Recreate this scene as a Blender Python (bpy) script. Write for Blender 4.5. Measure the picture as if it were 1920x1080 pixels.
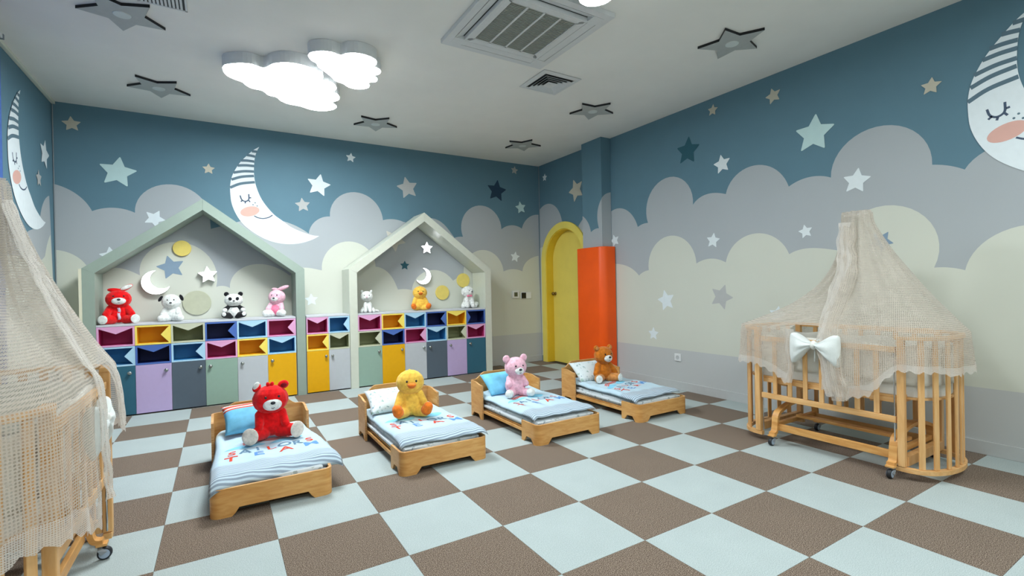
import bpy, bmesh, math, random
from math import sin, cos, pi, radians, sqrt, atan2
from mathutils import Vector, Matrix, noise
for o in list(bpy.data.objects): bpy.data.objects.remove(o)
SC = bpy.context.scene
C = SC.collection
random.seed(4)
# ---------------------------------------------------------------- room size
YB, XR, XL, H, YF = 3.906, 3.806, -2.142, 3.195, -4.6

# ---------------------------------------------------------------- camera
cd = bpy.data.cameras.new('camera'); cam = bpy.data.objects.new('camera', cd); C.objects.link(cam)
yaw, pit, rol = 0.5450, -0.0039, -0.0196
F = Vector((sin(yaw)*cos(pit), cos(yaw)*cos(pit), sin(pit)))
R0 = Vector((cos(yaw), -sin(yaw), 0)); U0 = R0.cross(F)
R1 = R0*cos(rol)+U0*sin(rol); U1 = U0*cos(rol)-R0*sin(rol)
m = Matrix.Identity(4)
for i in range(3):
    m[i][0] = R1[i]; m[i][1] = U1[i]; m[i][2] = -F[i]
m[0][3], m[1][3], m[2][3] = -0.7287, -2.6627, 1.2343
cam.matrix_world = m
cd.sensor_fit = 'HORIZONTAL'; cd.sensor_width = 36.0; cd.lens = 905.83/1920*36.0
cd.clip_start = 0.05; cd.clip_end = 60
SC.camera = cam

# ---------------------------------------------------------------- light and exposure
w = bpy.data.worlds.new('world'); SC.world = w; w.use_nodes = True
w.node_tree.nodes['Background'].inputs[0].default_value = (0.75, 0.85, 1, 1)
w.node_tree.nodes['Background'].inputs[1].default_value = 0.3
LAMP_W = 46.0          # strength of the cloud lamps' glowing panels
def area(name, loc, rot, sx, sy, e, col=(1, 1, 1)):
    l = bpy.data.lights.new(name, 'AREA'); l.shape = 'RECTANGLE'; l.size = sx; l.size_y = sy; l.energy = e; l.color = col
    o = bpy.data.objects.new(name, l); o.location = loc; o.rotation_euler = rot; C.objects.link(o); return o
# unseen fills added behind the camera: two under the ceiling, one at the wall
area('rear_ceiling_fill', (-0.2, -2.9, H-0.12), (0, 0, 0), 1.3, 0.9, 52, (0.93, 0.98, 1))
area('rear_ceiling_fill', (2.3, -3.2, H-0.12), (0, 0, 0), 1.3, 0.9, 58, (0.93, 0.98, 1))
area('rear_wall_fill', (0.8, YF+0.1, 1.7), (radians(90), 0, 0), 4.5, 2.2, 6, (0.86, 0.94, 1))  # weak cool fill added in front of the windowless end wall
SC.view_settings.view_transform = 'Standard'; SC.view_settings.look = 'None'
SC.view_settings.exposure = 0.0; SC.view_settings.gamma = 1.0; SC.view_settings.use_curve_mapping = False

# ---------------------------------------------------------------- materials
def srgb(h):
    if isinstance(h, str):
        h = h.lstrip('#'); h = [int(h[i:i+2], 16)/255 for i in (0, 2, 4)]
    return [c/12.92 if c <= .04045 else ((c+.055)/1.055)**2.4 for c in h]
MATS = {}
def mat(name, col, rough=.6, var=.04, scale=20, bump=0, bscale=200, metal=0, sheen=0, spec=.4, emit=0, coat=0, aniso=None, bdist=.002):
    if name in MATS: return MATS[name]
    M = bpy.data.materials.new(name); M.use_nodes = True; nt = M.node_tree; N = nt.nodes; L = nt.links
    b = N['Principled BSDF']; c = srgb(col)
    b.inputs['Roughness'].default_value = rough; b.inputs['Metallic'].default_value = metal
    b.inputs['Specular IOR Level'].default_value = spec; b.inputs['Sheen Weight'].default_value = sheen
    b.inputs['Coat Weight'].default_value = coat
    tc = N.new('ShaderNodeTexCoord'); mp = N.new('ShaderNodeMapping'); L.new(tc.outputs['Object'], mp.inputs[0])
    if aniso: mp.inputs['Scale'].default_value = aniso
    n = N.new('ShaderNodeTexNoise'); n.inputs['Scale'].default_value = scale; n.inputs['Detail'].default_value = 4
    L.new(mp.outputs[0], n.inputs['Vector'])
    r = N.new('ShaderNodeValToRGB'); r.color_ramp.elements[0].position = .3; r.color_ramp.elements[1].position = .7
    r.color_ramp.elements[0].color = [x*(1-var*2) for x in c]+[1]; r.color_ramp.elements[1].color = [min(1, x*(1+var*2)) for x in c]+[1]
    L.new(n.outputs[0], r.inputs[0]); L.new(r.outputs[0], b.inputs['Base Color'])
    if bump:
        n2 = N.new('ShaderNodeTexNoise'); n2.inputs['Scale'].default_value = bscale; n2.inputs['Detail'].default_value = 3
        L.new(mp.outputs[0], n2.inputs['Vector'])
        bp = N.new('ShaderNodeBump'); bp.inputs['Strength'].default_value = bump; bp.inputs['Distance'].default_value = bdist
        L.new(n2.outputs[0], bp.inputs['Height']); L.new(bp.outputs[0], b.inputs['Normal'])
    if emit:
        b.inputs['Emission Color'].default_value = (0.93, 0.98, 1, 1); b.inputs['Emission Strength'].default_value = emit
    MATS[name] = M; return M
def node_mat(name, build):
    if name in MATS: return MATS[name]
    M = bpy.data.materials.new(name); M.use_nodes = True
    build(M.node_tree, M.node_tree.nodes, M.node_tree.links, M.node_tree.nodes['Principled BSDF'])
    MATS[name] = M; return M
def wood(name, c1, c2, axis=(1, 12, 12), rough=.45):
    def f(nt, N, L, b):
        tc = N.new('ShaderNodeTexCoord'); mp = N.new('ShaderNodeMapping'); mp.inputs['Scale'].default_value = axis
        L.new(tc.outputs['Object'], mp.inputs[0])
        n = N.new('ShaderNodeTexNoise'); n.inputs['Scale'].default_value = 4; n.inputs['Detail'].default_value = 6; n.inputs['Distortion'].default_value = .6
        L.new(mp.outputs[0], n.inputs['Vector'])
        r = N.new('ShaderNodeValToRGB'); r.color_ramp.elements[0].position = .32; r.color_ramp.elements[1].position = .68
        r.color_ramp.elements[0].color = srgb(c1)+[1]; r.color_ramp.elements[1].color = srgb(c2)+[1]
        L.new(n.outputs[0], r.inputs[0]); L.new(r.outputs[0], b.inputs['Base Color'])
        b.inputs['Roughness'].default_value = rough; b.inputs['Specular IOR Level'].default_value = .4
    return node_mat(name, f)

# ---------------------------------------------------------------- helpers
def tag(o, label=None, cat=None, group=None, kind=None):
    if label: o['label'] = label
    if cat: o['category'] = cat
    if group: o['group'] = group
    if kind: o['kind'] = kind
    return o
def empty(name, loc=(0, 0, 0), rz=0):
    o = bpy.data.objects.new(name, None); o.location = loc; o.rotation_euler = (0, 0, rz); C.objects.link(o); o.empty_display_size = .05; return o
def obj(name, bm, mats, parent=None, smooth=False, loc=None):
    me = bpy.data.meshes.new(name)
    if isinstance(bm, bmesh.types.BMesh):
        bm.normal_update(); bm.to_mesh(me); bm.free()
    else: me = bm
    if not isinstance(mats, (list, tuple)): mats = [mats]
    for x in mats: me.materials.append(x)
    if smooth: me.polygons.foreach_set('use_smooth', [True]*len(me.polygons))
    o = bpy.data.objects.new(name, me); C.objects.link(o)
    if parent: o.parent = parent
    if loc: o.location = loc
    return o
def nb(): return bmesh.new()
def box(bm, x0, x1, y0, y1, z0, z1, bev=0, mi=0):
    vs = [bm.verts.new(p) for p in ((x0, y0, z0), (x1, y0, z0), (x1, y1, z0), (x0, y1, z0), (x0, y0, z1), (x1, y0, z1), (x1, y1, z1), (x0, y1, z1))]
    fs = [bm.faces.new([vs[i] for i in f]) for f in ((3, 2, 1, 0), (4, 5, 6, 7), (0, 1, 5, 4), (1, 2, 6, 5), (2, 3, 7, 6), (3, 0, 4, 7))]
    for f in fs: f.material_index = mi
    if bev:
        es = list({e for f in fs for e in f.edges})
        bmesh.ops.bevel(bm, geom=es, offset=bev, segments=2, affect='EDGES', profile=.6)
    return bm
def prism(bm, pts, axis, a, b, mi=0):
    """extrude the 2-D outline pts along axis from a to b; outline axes: x->(y,z), y->(x,z), z->(x,y)"""
    def P(p, t): return (t, p[0], p[1]) if axis == 'x' else ((p[0], t, p[1]) if axis == 'y' else (p[0], p[1], t))
    v0 = [bm.verts.new(P(p, a)) for p in pts]; v1 = [bm.verts.new(P(p, b)) for p in pts]
    f = [bm.faces.new(v0), bm.faces.new(v1[::-1])]
    for i in range(len(pts)):
        j = (i+1) % len(pts); f.append(bm.faces.new((v0[j], v0[i], v1[i], v1[j])))
    for q in f: q.material_index = mi
    bmesh.ops.recalc_face_normals(bm, faces=f)
    return f
def ring_strip(bm, outer, inner, axis, a, b):
    """closed band between two outlines with equal point counts, extruded"""
    def P(p, t): return (t, p[0], p[1]) if axis == 'x' else ((p[0], t, p[1]) if axis == 'y' else (p[0], p[1], t))
    n = len(outer)
    O = [[bm.verts.new(P(p, t)) for p in outer] for t in (a, b)]; I = [[bm.verts.new(P(p, t)) for p in inner] for t in (a, b)]
    fs = []
    for i in range(n):
        j = (i+1) % n
        fs += [bm.faces.new((O[0][i], O[0][j], I[0][j], I[0][i])), bm.faces.new((O[1][j], O[1][i], I[1][i], I[1][j])),
               bm.faces.new((O[0][j], O[0][i], O[1][i], O[1][j])), bm.faces.new((I[0][i], I[0][j], I[1][j], I[1][i]))]
    bmesh.ops.recalc_face_normals(bm, faces=fs)
def tube(bm, path, r, n=8, cap=True, closed=False):
    path = [Vector(p) for p in path]; rings = []
    rr = r if isinstance(r, (list, tuple)) else [r]*len(path)
    up = None
    for i, p in enumerate(path):
        a = path[i-1] if (i > 0 or closed) else p; b = path[(i+1) % len(path)] if (i < len(path)-1 or closed) else p
        t = (b-a).normalized()
        if up is None:
            up = Vector((0, 0, 1)) if abs(t.z) < .9 else Vector((1, 0, 0))
        s = t.cross(up)
        if s.length < 1e-4: s = t.orthogonal()
        s.normalize(); up = s.cross(t).normalized()
        rings.append([bm.verts.new(p+(s*cos(2*pi*k/n)+up*sin(2*pi*k/n))*rr[i]) for k in range(n)])
    m_ = len(rings)
    for i in range(m_ if closed else m_-1):
        A, B = rings[i], rings[(i+1) % m_]
        for k in range(n): bm.faces.new((A[k], A[(k+1) % n], B[(k+1) % n], B[k]))
    if cap and not closed: bm.faces.new(rings[0][::-1]); bm.faces.new(rings[-1])
def band(bm, path, ww, tt, wdir=(0, 0, 1), closed=False):
    """rectangular-section bar swept along path; wdir = direction of its width ww, tt = thickness"""
    path = [Vector(p) for p in path]; rings = []; wd = Vector(wdir).normalized()
    for i, p in enumerate(path):
        a = path[i-1] if (i > 0 or closed) else p; b = path[(i+1) % len(path)] if (i < len(path)-1 or closed) else p
        t = (b-a).normalized(); s = t.cross(wd).normalized(); u = s.cross(t).normalized()
        rings.append([bm.verts.new(p+s*(tt/2*x)+u*(ww/2*y)) for x, y in ((-1, -1), (1, -1), (1, 1), (-1, 1))])
    m_ = len(rings)
    for i in range(m_ if closed else m_-1):
        A, B = rings[i], rings[(i+1) % m_]
        for k in range(4): bm.faces.new((A[k], A[(k+1) % 4], B[(k+1) % 4], B[k]))
    if not closed: bm.faces.new(rings[0][::-1]); bm.faces.new(rings[-1])
    bmesh.ops.recalc_face_normals(bm, faces=bm.faces[:])
def lathe(bm, prof, cx=0, cy=0, cz=0, n=20, axis='z'):
    rings = []
    for r, h in prof:
        ring = []
        for k in range(n):
            a = 2*pi*k/n; p = (r*cos(a), r*sin(a), h)
            if axis == 'y': p = (p[0], h, p[1])
            if axis == 'x': p = (h, p[0], p[1])
            ring.append(bm.verts.new((p[0]+cx, p[1]+cy, p[2]+cz)))
        rings.append(ring)
    for A, B in zip(rings, rings[1:]):
        for k in range(n): bm.faces.new((A[k], A[(k+1) % n], B[(k+1) % n], B[k]))
    bm.faces.new(rings[0][::-1]); bm.faces.new(rings[-1])
    bmesh.ops.recalc_face_normals(bm, faces=bm.faces[:])
def ell(bm, c, r, seg=20, rings=12, rot=None, mi=0):
    M_ = Matrix.Translation(c) @ ((rot.to_4x4() if rot else Matrix.Identity(4))) @ Matrix.Diagonal((r[0], r[1], r[2], 1))
    g = bmesh.ops.create_uvsphere(bm, u_segments=seg, v_segments=rings, radius=1, matrix=M_)
    for v in g['verts']:
        for f in v.link_faces: f.material_index = mi
def spline(pts, n=8):
    """Catmull-Rom through pts"""
    P = [Vector(p).to_3d() if len(p) == 3 else Vector((p[0], p[1], 0)) for p in pts]; out = []
    for i in range(len(P)-1):
        p0 = P[i-1] if i else P[0]*2-P[1]; p1, p2 = P[i], P[i+1]; p3 = P[i+2] if i+2 < len(P) else P[-1]*2-P[-2]
        for k in range(n):
            t = k/n
            out.append(.5*((2*p1)+(p2-p0)*t+(2*p0-5*p1+4*p2-p3)*t*t+(3*p1-p0-3*p2+p3)*t**3))
    out.append(P[-1]); return out
def star_pts(cx, cy, R, a0, ratio=.5, rnd=0, n=5):
    P = []
    for k in range(2*n):
        a = radians(a0)+pi*k/n; r = R if k % 2 == 0 else R*ratio
        P.append(Vector((cx+r*cos(a), cy+r*sin(a))))
    if not rnd: return [tuple(p) for p in P]
    out = []
    for i, p in enumerate(P):
        if i % 2: out.append(tuple(p)); continue
        a, b = P[i-1], P[(i+1) % len(P)]
        q0 = p+(a-p)*rnd; q1 = p+(b-p)*rnd
        for t in (0, .25, .5, .75, 1): out.append(tuple(q0*(1-t)**2+p*2*t*(1-t)+q1*t*t))
    return out
def crescent(cx, cy, R, off, r2, a0, n=24):
    """outer arc of circle R, inner arc of circle r2 displaced by off in direction a0"""
    d = off; x = (R*R-r2*r2+d*d)/(2*d); h = sqrt(max(0, R*R-x*x)); A = atan2(h, x)
    P = []
    for k in range(n+1):
        a = A+(2*pi-2*A)*k/n; P.append((R*cos(a), R*sin(a)))
    B = atan2(h, x-d)
    for k in range(1, n):
        a = -B-(2*pi-2*B)*k/n if False else (2*pi-B)-(2*pi-2*B)*k/n
        P.append((d+r2*cos(a), r2*sin(a)))
    c, s = cos(radians(a0)), sin(radians(a0))
    return [(cx+p[0]*c-p[1]*s, cy+p[0]*s+p[1]*c) for p in P]
# mural outlines in metres on each wall (back: x,z; right and left: y,z) and lamp outlines (x,y)
D = {
 'BG': [[(-2.152, 2.361), (-1.989, 2.288), (-1.845, 2.101)], [(-1.845, 2.101), (-1.673, 2.148), (-1.49, 2.106)], [(-1.49, 2.106), (-1.431, 2.306), (-1.18, 2.44), (-0.875, 2.306), (-0.81, 2.173)], [(-0.814, 1.957), (-0.692, 2.0), (-0.54, 2.051)], [(-0.54, 2.051), (-0.188, 2.115), (0.257, 1.95)], [(0.257, 1.957), (0.33, 2.103), (0.517, 2.182)], [(0.517, 2.182), (0.61, 2.424), (0.816, 2.525), (1.082, 2.431), (1.208, 2.171)], [(1.208, 2.171), (1.342, 2.193), (1.493, 2.164)], [(1.493, 2.164), (1.641, 2.156), (1.76, 2.178)], [(1.76, 2.178), (1.956, 2.23), (2.084, 2.183), (2.213, 2.036), (2.271, 1.967)], [(2.271, 1.967), (2.341, 1.985), (2.411, 1.988)], [(2.411, 1.988), (2.388, 2.146), (2.509, 2.386), (2.687, 2.491), (2.947, 2.392), (3.07, 2.179), (3.079, 2.129)], [(3.079, 2.129), (3.237, 2.199), (3.46, 2.157)], [(3.46, 2.157), (3.594, 2.342), (3.789, 2.4)]],
 'BC': [[(-2.164, 1.693), (-2.051, 1.671), (-1.908, 1.55)], [(-1.908, 1.55), (-1.845, 1.495), (-1.777, 1.489)], [(-1.777, 1.489), (-1.711, 1.509), (-1.649, 1.512), (-1.544, 1.478), (-1.459, 1.429)], [(-1.459, 1.429), (-1.45, 1.536), (-1.325, 1.73), (-1.081, 1.807), (-0.861, 1.695), (-0.765, 1.496), (-0.756, 1.292)], [(-0.756, 1.292), (-0.689, 1.303), (-0.62, 1.277)], [(-0.62, 1.277), (-0.604, 1.377), (-0.512, 1.496), (-0.314, 1.561), (-0.082, 1.497), (0.03, 1.417)], [(0.03, 1.417), (0.08, 1.49), (0.195, 1.511), (0.305, 1.511), (0.404, 1.484)], [(0.404, 1.484), (0.422, 1.631), (0.525, 1.781), (0.73, 1.864), (0.906, 1.83), (1.025, 1.736), (1.087, 1.621), (1.093, 1.535)], [(1.093, 1.535), (1.238, 1.477), (1.34, 1.351), (1.397, 1.217)], [(1.397, 1.217), (1.497, 1.222), (1.597, 1.205)], [(1.597, 1.205), (1.628, 1.31), (1.777, 1.453), (1.932, 1.492), (2.127, 1.432), (2.235, 1.33)], [(2.235, 1.33), (2.328, 1.381), (2.416, 1.404)], [(2.416, 1.404), (2.438, 1.58), (2.585, 1.762), (2.759, 1.799), (2.932, 1.741), (3.064, 1.605), (3.103, 1.467)], [(3.103, 1.467), (3.27, 1.504), (3.456, 1.467)], [(3.456, 1.467), (3.504, 1.588), (3.605, 1.671), (3.774, 1.725)]],
 'RG': [[(3.92, 2.456), (3.798, 2.525), (3.587, 2.527), (3.398, 2.429), (3.314, 2.288), (3.303, 2.21), (3.28, 2.092)], [(3.28, 2.092), (3.107, 2.113), (2.944, 2.039)], [(2.944, 2.039), (2.872, 2.109), (2.781, 2.207), (2.592, 2.257), (2.319, 2.131)], [(2.319, 2.131), (2.183, 2.217), (2.015, 2.232), (1.848, 2.139), (1.723, 1.949)], [(1.723, 1.949), (1.636, 1.977), (1.554, 1.98)], [(1.554, 1.98), (1.576, 2.13), (1.502, 2.339), (1.333, 2.463), (1.158, 2.472), (0.992, 2.376), (0.899, 2.205), (0.891, 2.101)], [(0.891, 2.101), (0.725, 2.186), (0.594, 2.182), (0.481, 2.149)], [(0.481, 2.149), (0.444, 2.238), (0.382, 2.301), (0.244, 2.369), (0.096, 2.372), (-0.052, 2.289), (-0.11, 2.217), (-0.169, 2.106)], [(-0.169, 2.106), (-0.302, 2.153), (-0.422, 2.153), (-0.53, 2.117)], [(-0.53, 2.117), (-0.569, 2.26), (-0.693, 2.409), (-0.842, 2.459), (-0.979, 2.436), (-1.146, 2.314), (-1.214, 2.162), (-1.222, 2.072)], [(-1.222, 2.072), (-1.32, 2.043), (-1.404, 1.997)], [(-1.404, 1.997), (-1.506, 2.096), (-1.65, 2.132), (-1.864, 2.041), (-1.991, 1.831)], [(-1.991, 1.831), (-2.131, 1.834), (-2.277, 1.714)], [(-2.277, 1.714), (-2.444, 1.851), (-2.621, 1.834), (-2.801, 1.592)], [(-2.801, 1.592), (-3.063, 1.612), (-3.399, 1.372)]],
 'RC': [[(3.941, 1.839), (3.817, 1.864), (3.497, 1.78), (3.231, 1.516)], [(3.231, 1.516), (2.971, 1.583), (2.614, 1.488)], [(2.614, 1.488), (2.336, 1.512), (2.111, 1.489), (1.989, 1.488), (1.843, 1.44), (1.717, 1.336)], [(1.717, 1.336), (1.642, 1.378), (1.554, 1.397)], [(1.554, 1.397), (1.541, 1.528), (1.441, 1.709), (1.295, 1.781), (1.174, 1.784), (0.99, 1.706), (0.876, 1.555), (0.858, 1.445)], [(0.858, 1.445), (0.673, 1.488), (0.495, 1.438)], [(0.495, 1.438), (0.475, 1.515), (0.396, 1.608), (0.257, 1.693), (0.128, 1.708), (-0.08, 1.605), (-0.163, 1.48)], [(-0.163, 1.48), (-0.292, 1.52), (-0.442, 1.513), (-0.591, 1.482)], [(-0.591, 1.482), (-0.656, 1.679), (-0.787, 1.795), (-0.983, 1.812), (-1.17, 1.693), (-1.253, 1.525), (-1.251, 1.407), (-1.224, 1.31)], [(-1.224, 1.31), (-1.311, 1.307), (-1.398, 1.284)], [(-1.398, 1.284), (-1.457, 1.419), (-1.574, 1.531), (-1.692, 1.571), (-1.881, 1.538), (-2.048, 1.376)], [(-2.048, 1.376), (-2.165, 1.382), (-2.274, 1.33)], [(-2.274, 1.33), (-2.441, 1.487), (-2.659, 1.409), (-2.798, 1.148)], [(-2.798, 1.148), (-3.061, 1.191), (-3.398, 1.106)]],
 'LG': [[(3.759, 2.213), (3.618, 2.153), (3.477, 2.001), (3.435, 1.846)], [(3.435, 1.846), (3.224, 1.823), (3.013, 1.754)], [(3.013, 1.754), (2.714, 1.895), (2.387, 1.81), (2.094, 1.551)], [(2.094, 1.551), (1.711, 1.689), (1.074, 1.585), (0.656, 1.237)]],
 'LC': [[(3.764, 1.83), (3.652, 1.726), (3.577, 1.608)], [(3.577, 1.608), (3.428, 1.549), (3.2, 1.49)], [(3.2, 1.49), (2.811, 1.56), (2.268, 1.448), (1.903, 1.082)], [(1.903, 1.082), (1.619, 1.225), (1.058, 1.205), (0.644, 0.913)]],
 'CF': [[(2.604, 2.196), (2.514, 2.125), (2.429, 1.95)], [(2.429, 1.95), (2.352, 1.982), (2.265, 1.987)], [(2.265, 1.987), (2.293, 2.162), (2.241, 2.326), (2.18, 2.394)]],
 'BS': [(-1.991, 2.985, 0.077, 94.5, 'b'), (-1.627, 2.529, 0.162, 82.6, 'a'), (-0.806, 2.652, 0.062, 89.1, 'b'), (-1.319, 2.052, 0.097, 63.7, 'w'), (-1.7, 1.636, 0.097, 97.1, 'w'), (0.387, 2.574, 0.144, 79.6, 'w'), (0.192, 2.307, 0.089, 96.5, 'g'), (0.794, 2.976, 0.063, 83.7, 'w'), (1.565, 2.644, 0.154, 103.1, 'g'), (3.006, 2.726, 0.169, 83.2, 'n'), (3.34, 3.082, 0.065, 83.0, 'g'), (3.444, 2.493, 0.099, 100.5, 'a'), (3.32, 1.699, 0.086, 80.6, 'w'), (0.271, 1.111, 0.078, 92.9, 'w'), (1.359, 1.905, 0.159, -84.2, 'c'), (1.501, 1.552, 0.066, 88.3, 't'), (-1.182, 1.517, 0.131, 104.1, 's')],
 'RS': [(3.727, 2.977, 0.063, 96.3, 'w'), (2.934, 2.631, 0.169, 70.3, 'b'), (0.944, 2.714, 0.155, 95.9, 't'), (0.518, 2.469, 0.099, 82.4, 'w'), (0.617, 3.066, 0.061, 97.6, 'b'), (-0.039, 2.991, 0.075, 77.6, 'b'), (-0.4, 2.532, 0.167, 95.8, 'a'), (-1.223, 2.653, 0.063, 96.3, 'b'), (-0.725, 2.05, 0.104, 99.4, 'w'), (0.641, 1.68, 0.081, 99.2, 'w'), (-0.313, 1.675, 0.062, 78.9, 'w'), (-0.895, 1.536, 0.082, 124.1, 's'), (1.291, 1.029, 0.125, 77.1, 'w'), (0.553, 1.077, 0.134, 110.6, 'g'), (1.496, 0.619, 0.08, 91.4, 'w'), (2.14, 1.816, 0.083, 144.8, 'w'), (-0.043, 0.913, 0.083, 100.4, 'w')],
 'LS': [(3.63, 2.592, 0.14, 78.9, 'w'), (3.438, 2.319, 0.081, 96.4, 'g')],
 'MOON': {'outline': [(-0.281, 2.977), (-0.343, 2.931), (-0.41, 2.86), (-0.482, 2.772), (-0.537, 2.679), (-0.576, 2.584), (-0.594, 2.484), (-0.595, 2.387), (-0.582, 2.266), (-0.537, 2.141), (-0.464, 2.028), (-0.356, 1.933), (-0.235, 1.863), (-0.122, 1.824), (0.017, 1.809), (0.16, 1.826), (0.295, 1.874), (0.38, 1.923), (0.296, 1.931), (0.175, 1.968), (0.056, 2.021), (-0.048, 2.099), (-0.139, 2.171), (-0.227, 2.279), (-0.287, 2.387), (-0.329, 2.521), (-0.343, 2.632), (-0.341, 2.744), (-0.33, 2.845), (-0.306, 2.923)], 'stripes': [[(-0.362, 2.914), (-0.332, 2.914), (-0.304, 2.913)], [(-0.417, 2.862), (-0.374, 2.859), (-0.328, 2.853)], [(-0.478, 2.79), (-0.411, 2.795), (-0.338, 2.792)], [(-0.515, 2.725), (-0.428, 2.737), (-0.341, 2.738)], [(-0.559, 2.637), (-0.451, 2.664), (-0.344, 2.672)], [(-0.58, 2.553), (-0.474, 2.596), (-0.345, 2.619)], [(-0.596, 2.457), (-0.487, 2.513), (-0.337, 2.545)]], 'eye': [[(-0.495, 2.373), (-0.479, 2.325), (-0.442, 2.306), (-0.406, 2.331), (-0.404, 2.396)], [(-0.489, 2.3), (-0.469, 2.318)], [(-0.445, 2.282), (-0.44, 2.303)], [(-0.391, 2.302), (-0.406, 2.321)], [(-0.379, 2.355), (-0.399, 2.351)]], 'smile': [[(-0.352, 2.139), (-0.309, 2.118), (-0.253, 2.113), (-0.196, 2.129), (-0.152, 2.16)]], 'freck': [(-0.361, 2.272), (-0.338, 2.296), (-0.317, 2.26)], 'cheek': [(-0.395, 2.19), (-0.351, 2.205), (-0.392, 2.16)]},
 'RM': (0.979, 0.003, -2.0023, 0.0577),
 'LM': (0.9767, -0.0281, 3.1829, 0.0645),
 'CL1': [(-0.673, 2.008), (-0.651, 1.93), (-0.561, 1.853), (-0.464, 1.823), (-0.375, 1.854), (-0.322, 1.74), (-0.235, 1.66), (-0.12, 1.638), (-0.008, 1.673), (0.061, 1.735), (0.088, 1.803), (0.091, 1.865), (0.171, 1.877), (0.232, 1.968), (0.236, 2.049), (0.211, 2.111), (0.266, 2.118), (0.31, 2.209), (0.309, 2.288), (0.268, 2.364), (0.32, 2.433), (0.337, 2.495), (0.305, 2.585), (0.219, 2.661), (0.104, 2.663), (0.006, 2.616), (-0.092, 2.612), (-0.172, 2.561), (-0.225, 2.472), (-0.293, 2.458), (-0.353, 2.369), (-0.437, 2.355), (-0.491, 2.304), (-0.522, 2.243), (-0.6, 2.2), (-0.656, 2.127)],
 'CL2': [(-0.092, 1.451), (-0.081, 1.385), (-0.017, 1.321), (0.061, 1.298), (0.131, 1.319), (0.171, 1.259), (0.246, 1.218), (0.334, 1.225), (0.396, 1.262), (0.423, 1.321), (0.419, 1.39), (0.468, 1.412), (0.497, 1.465), (0.491, 1.52), (0.465, 1.555), (0.507, 1.606), (0.515, 1.678), (0.459, 1.731), (0.485, 1.784), (0.483, 1.856), (0.415, 1.921), (0.331, 1.915), (0.266, 1.858), (0.193, 1.831), (0.14, 1.754), (0.073, 1.677), (0.011, 1.613), (-0.013, 1.551), (-0.061, 1.514)],
}

# ================================================================ THE SETTING
wallblue = mat('painted_blue_mural', '#5d8090', .75, .01, 6, .05, 400)
mural = {'g': mat('mural_cloud_grey', '#a9b0b4', .75, .006, 2, .05, 400), 'c': mat('mural_cloud_cream', '#cdd1c5', .75, .006, 2, .05, 400),
         'band': mat('mural_lower_band', '#bcc0c0', .7, .006, 2, .05, 400),
         'star_a': mat('mural_star_aqua', '#bfdcdc', .75, .01), 'star_b': mat('mural_star_beige', '#c3bfae', .75, .01), 'star_w': mat('mural_star_white', '#dfe9ec', .75, .01),
         'star_g': mat('mural_star_grey', '#b3b6b5', .75, .01), 'star_n': mat('mural_star_navy', '#1f3c52', .75, .01), 'star_c': mat('mural_star_cream', '#cccabf', .75, .01),
         'star_t': mat('mural_star_teal', '#2a5a68', .75, .01), 'star_s': mat('mural_star_steel', '#8299ad', .75, .01),
         'moon': mat('mural_moon_white', '#e4eef2', .75, .01), 'line': mat('mural_line_slate', '#5f7886', .75, .01), 'face': mat('mural_face_line', '#4a5a70', .75, .01),
         'cheek': mat('mural_cheek_pink', '#deb0a4', .75, .01)}
ceil_m = mat('ceiling_paint', '#ecebe6', .8, .01, 3, .03, 300)
white = mat('white_enamel', '#dfe3e4', .4, .01)

bm = nb(); box(bm, XL-.3, XR+.3, YF-.2, YB+.2, -.12, -.008); floor = obj('floor', bm, mat('floor_screed', '#4b453f', .9)); tag(floor, kind='structure')
bm = nb(); box(bm, XL-.3, XR+.3, YF-.2, YB+.2, H, H+.15); ceiling = tag(obj('ceiling', bm, ceil_m), kind='structure')

def carpet(name, c1, c2, c3):
    def f(nt, N, L, b):
        tc = N.new('ShaderNodeTexCoord'); g = N.new('ShaderNodeNewGeometry')
        n = N.new('ShaderNodeTexNoise'); n.inputs['Scale'].default_value = 260; n.inputs['Detail'].default_value = 3; n.inputs['Roughness'].default_value = .75
        L.new(g.outputs['Position'], n.inputs['Vector'])
        r = N.new('ShaderNodeValToRGB'); e = r.color_ramp.elements
        e[0].position = .40; e[0].color = srgb(c1)+[1]; e[1].position = .62; e[1].color = srgb(c3)+[1]
        k = e.new(.5); k.color = srgb(c2)+[1]
        L.new(n.outputs[0], r.inputs[0])
        n3 = N.new('ShaderNodeTexNoise'); n3.inputs['Scale'].default_value = 5; L.new(g.outputs['Position'], n3.inputs['Vector'])
        mx = N.new('ShaderNodeMix'); mx.data_type = 'RGBA'; mx.blend_type = 'MULTIPLY'; mx.inputs[0].default_value = .12
        L.new(r.outputs[0], mx.inputs[6]); L.new(n3.outputs[0], mx.inputs[7]); L.new(mx.outputs[2], b.inputs['Base Color'])
        b.inputs['Roughness'].default_value = .95; b.inputs['Specular IOR Level'].default_value = .1; b.inputs['Sheen Weight'].default_value = .1
        bp = N.new('ShaderNodeBump'); bp.inputs['Strength'].default_value = .3; bp.inputs['Distance'].default_value = .0015
        L.new(n.outputs[0], bp.inputs['Height']); L.new(bp.outputs[0], b.inputs['Normal'])
    return node_mat(name, f)
cl_light = carpet('pale_grey_carpet', '#9aa8a8', '#afbcbc', '#c0cccb'); cl_brown = carpet('brown_carpet', '#352b24', '#6c5b4d', '#b3a595')
tile_me = {}
i0, i1, j0, j1 = math.floor(XL/.5), math.ceil(XR/.5), math.floor(YF/.5), math.ceil(YB/.5)
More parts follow.
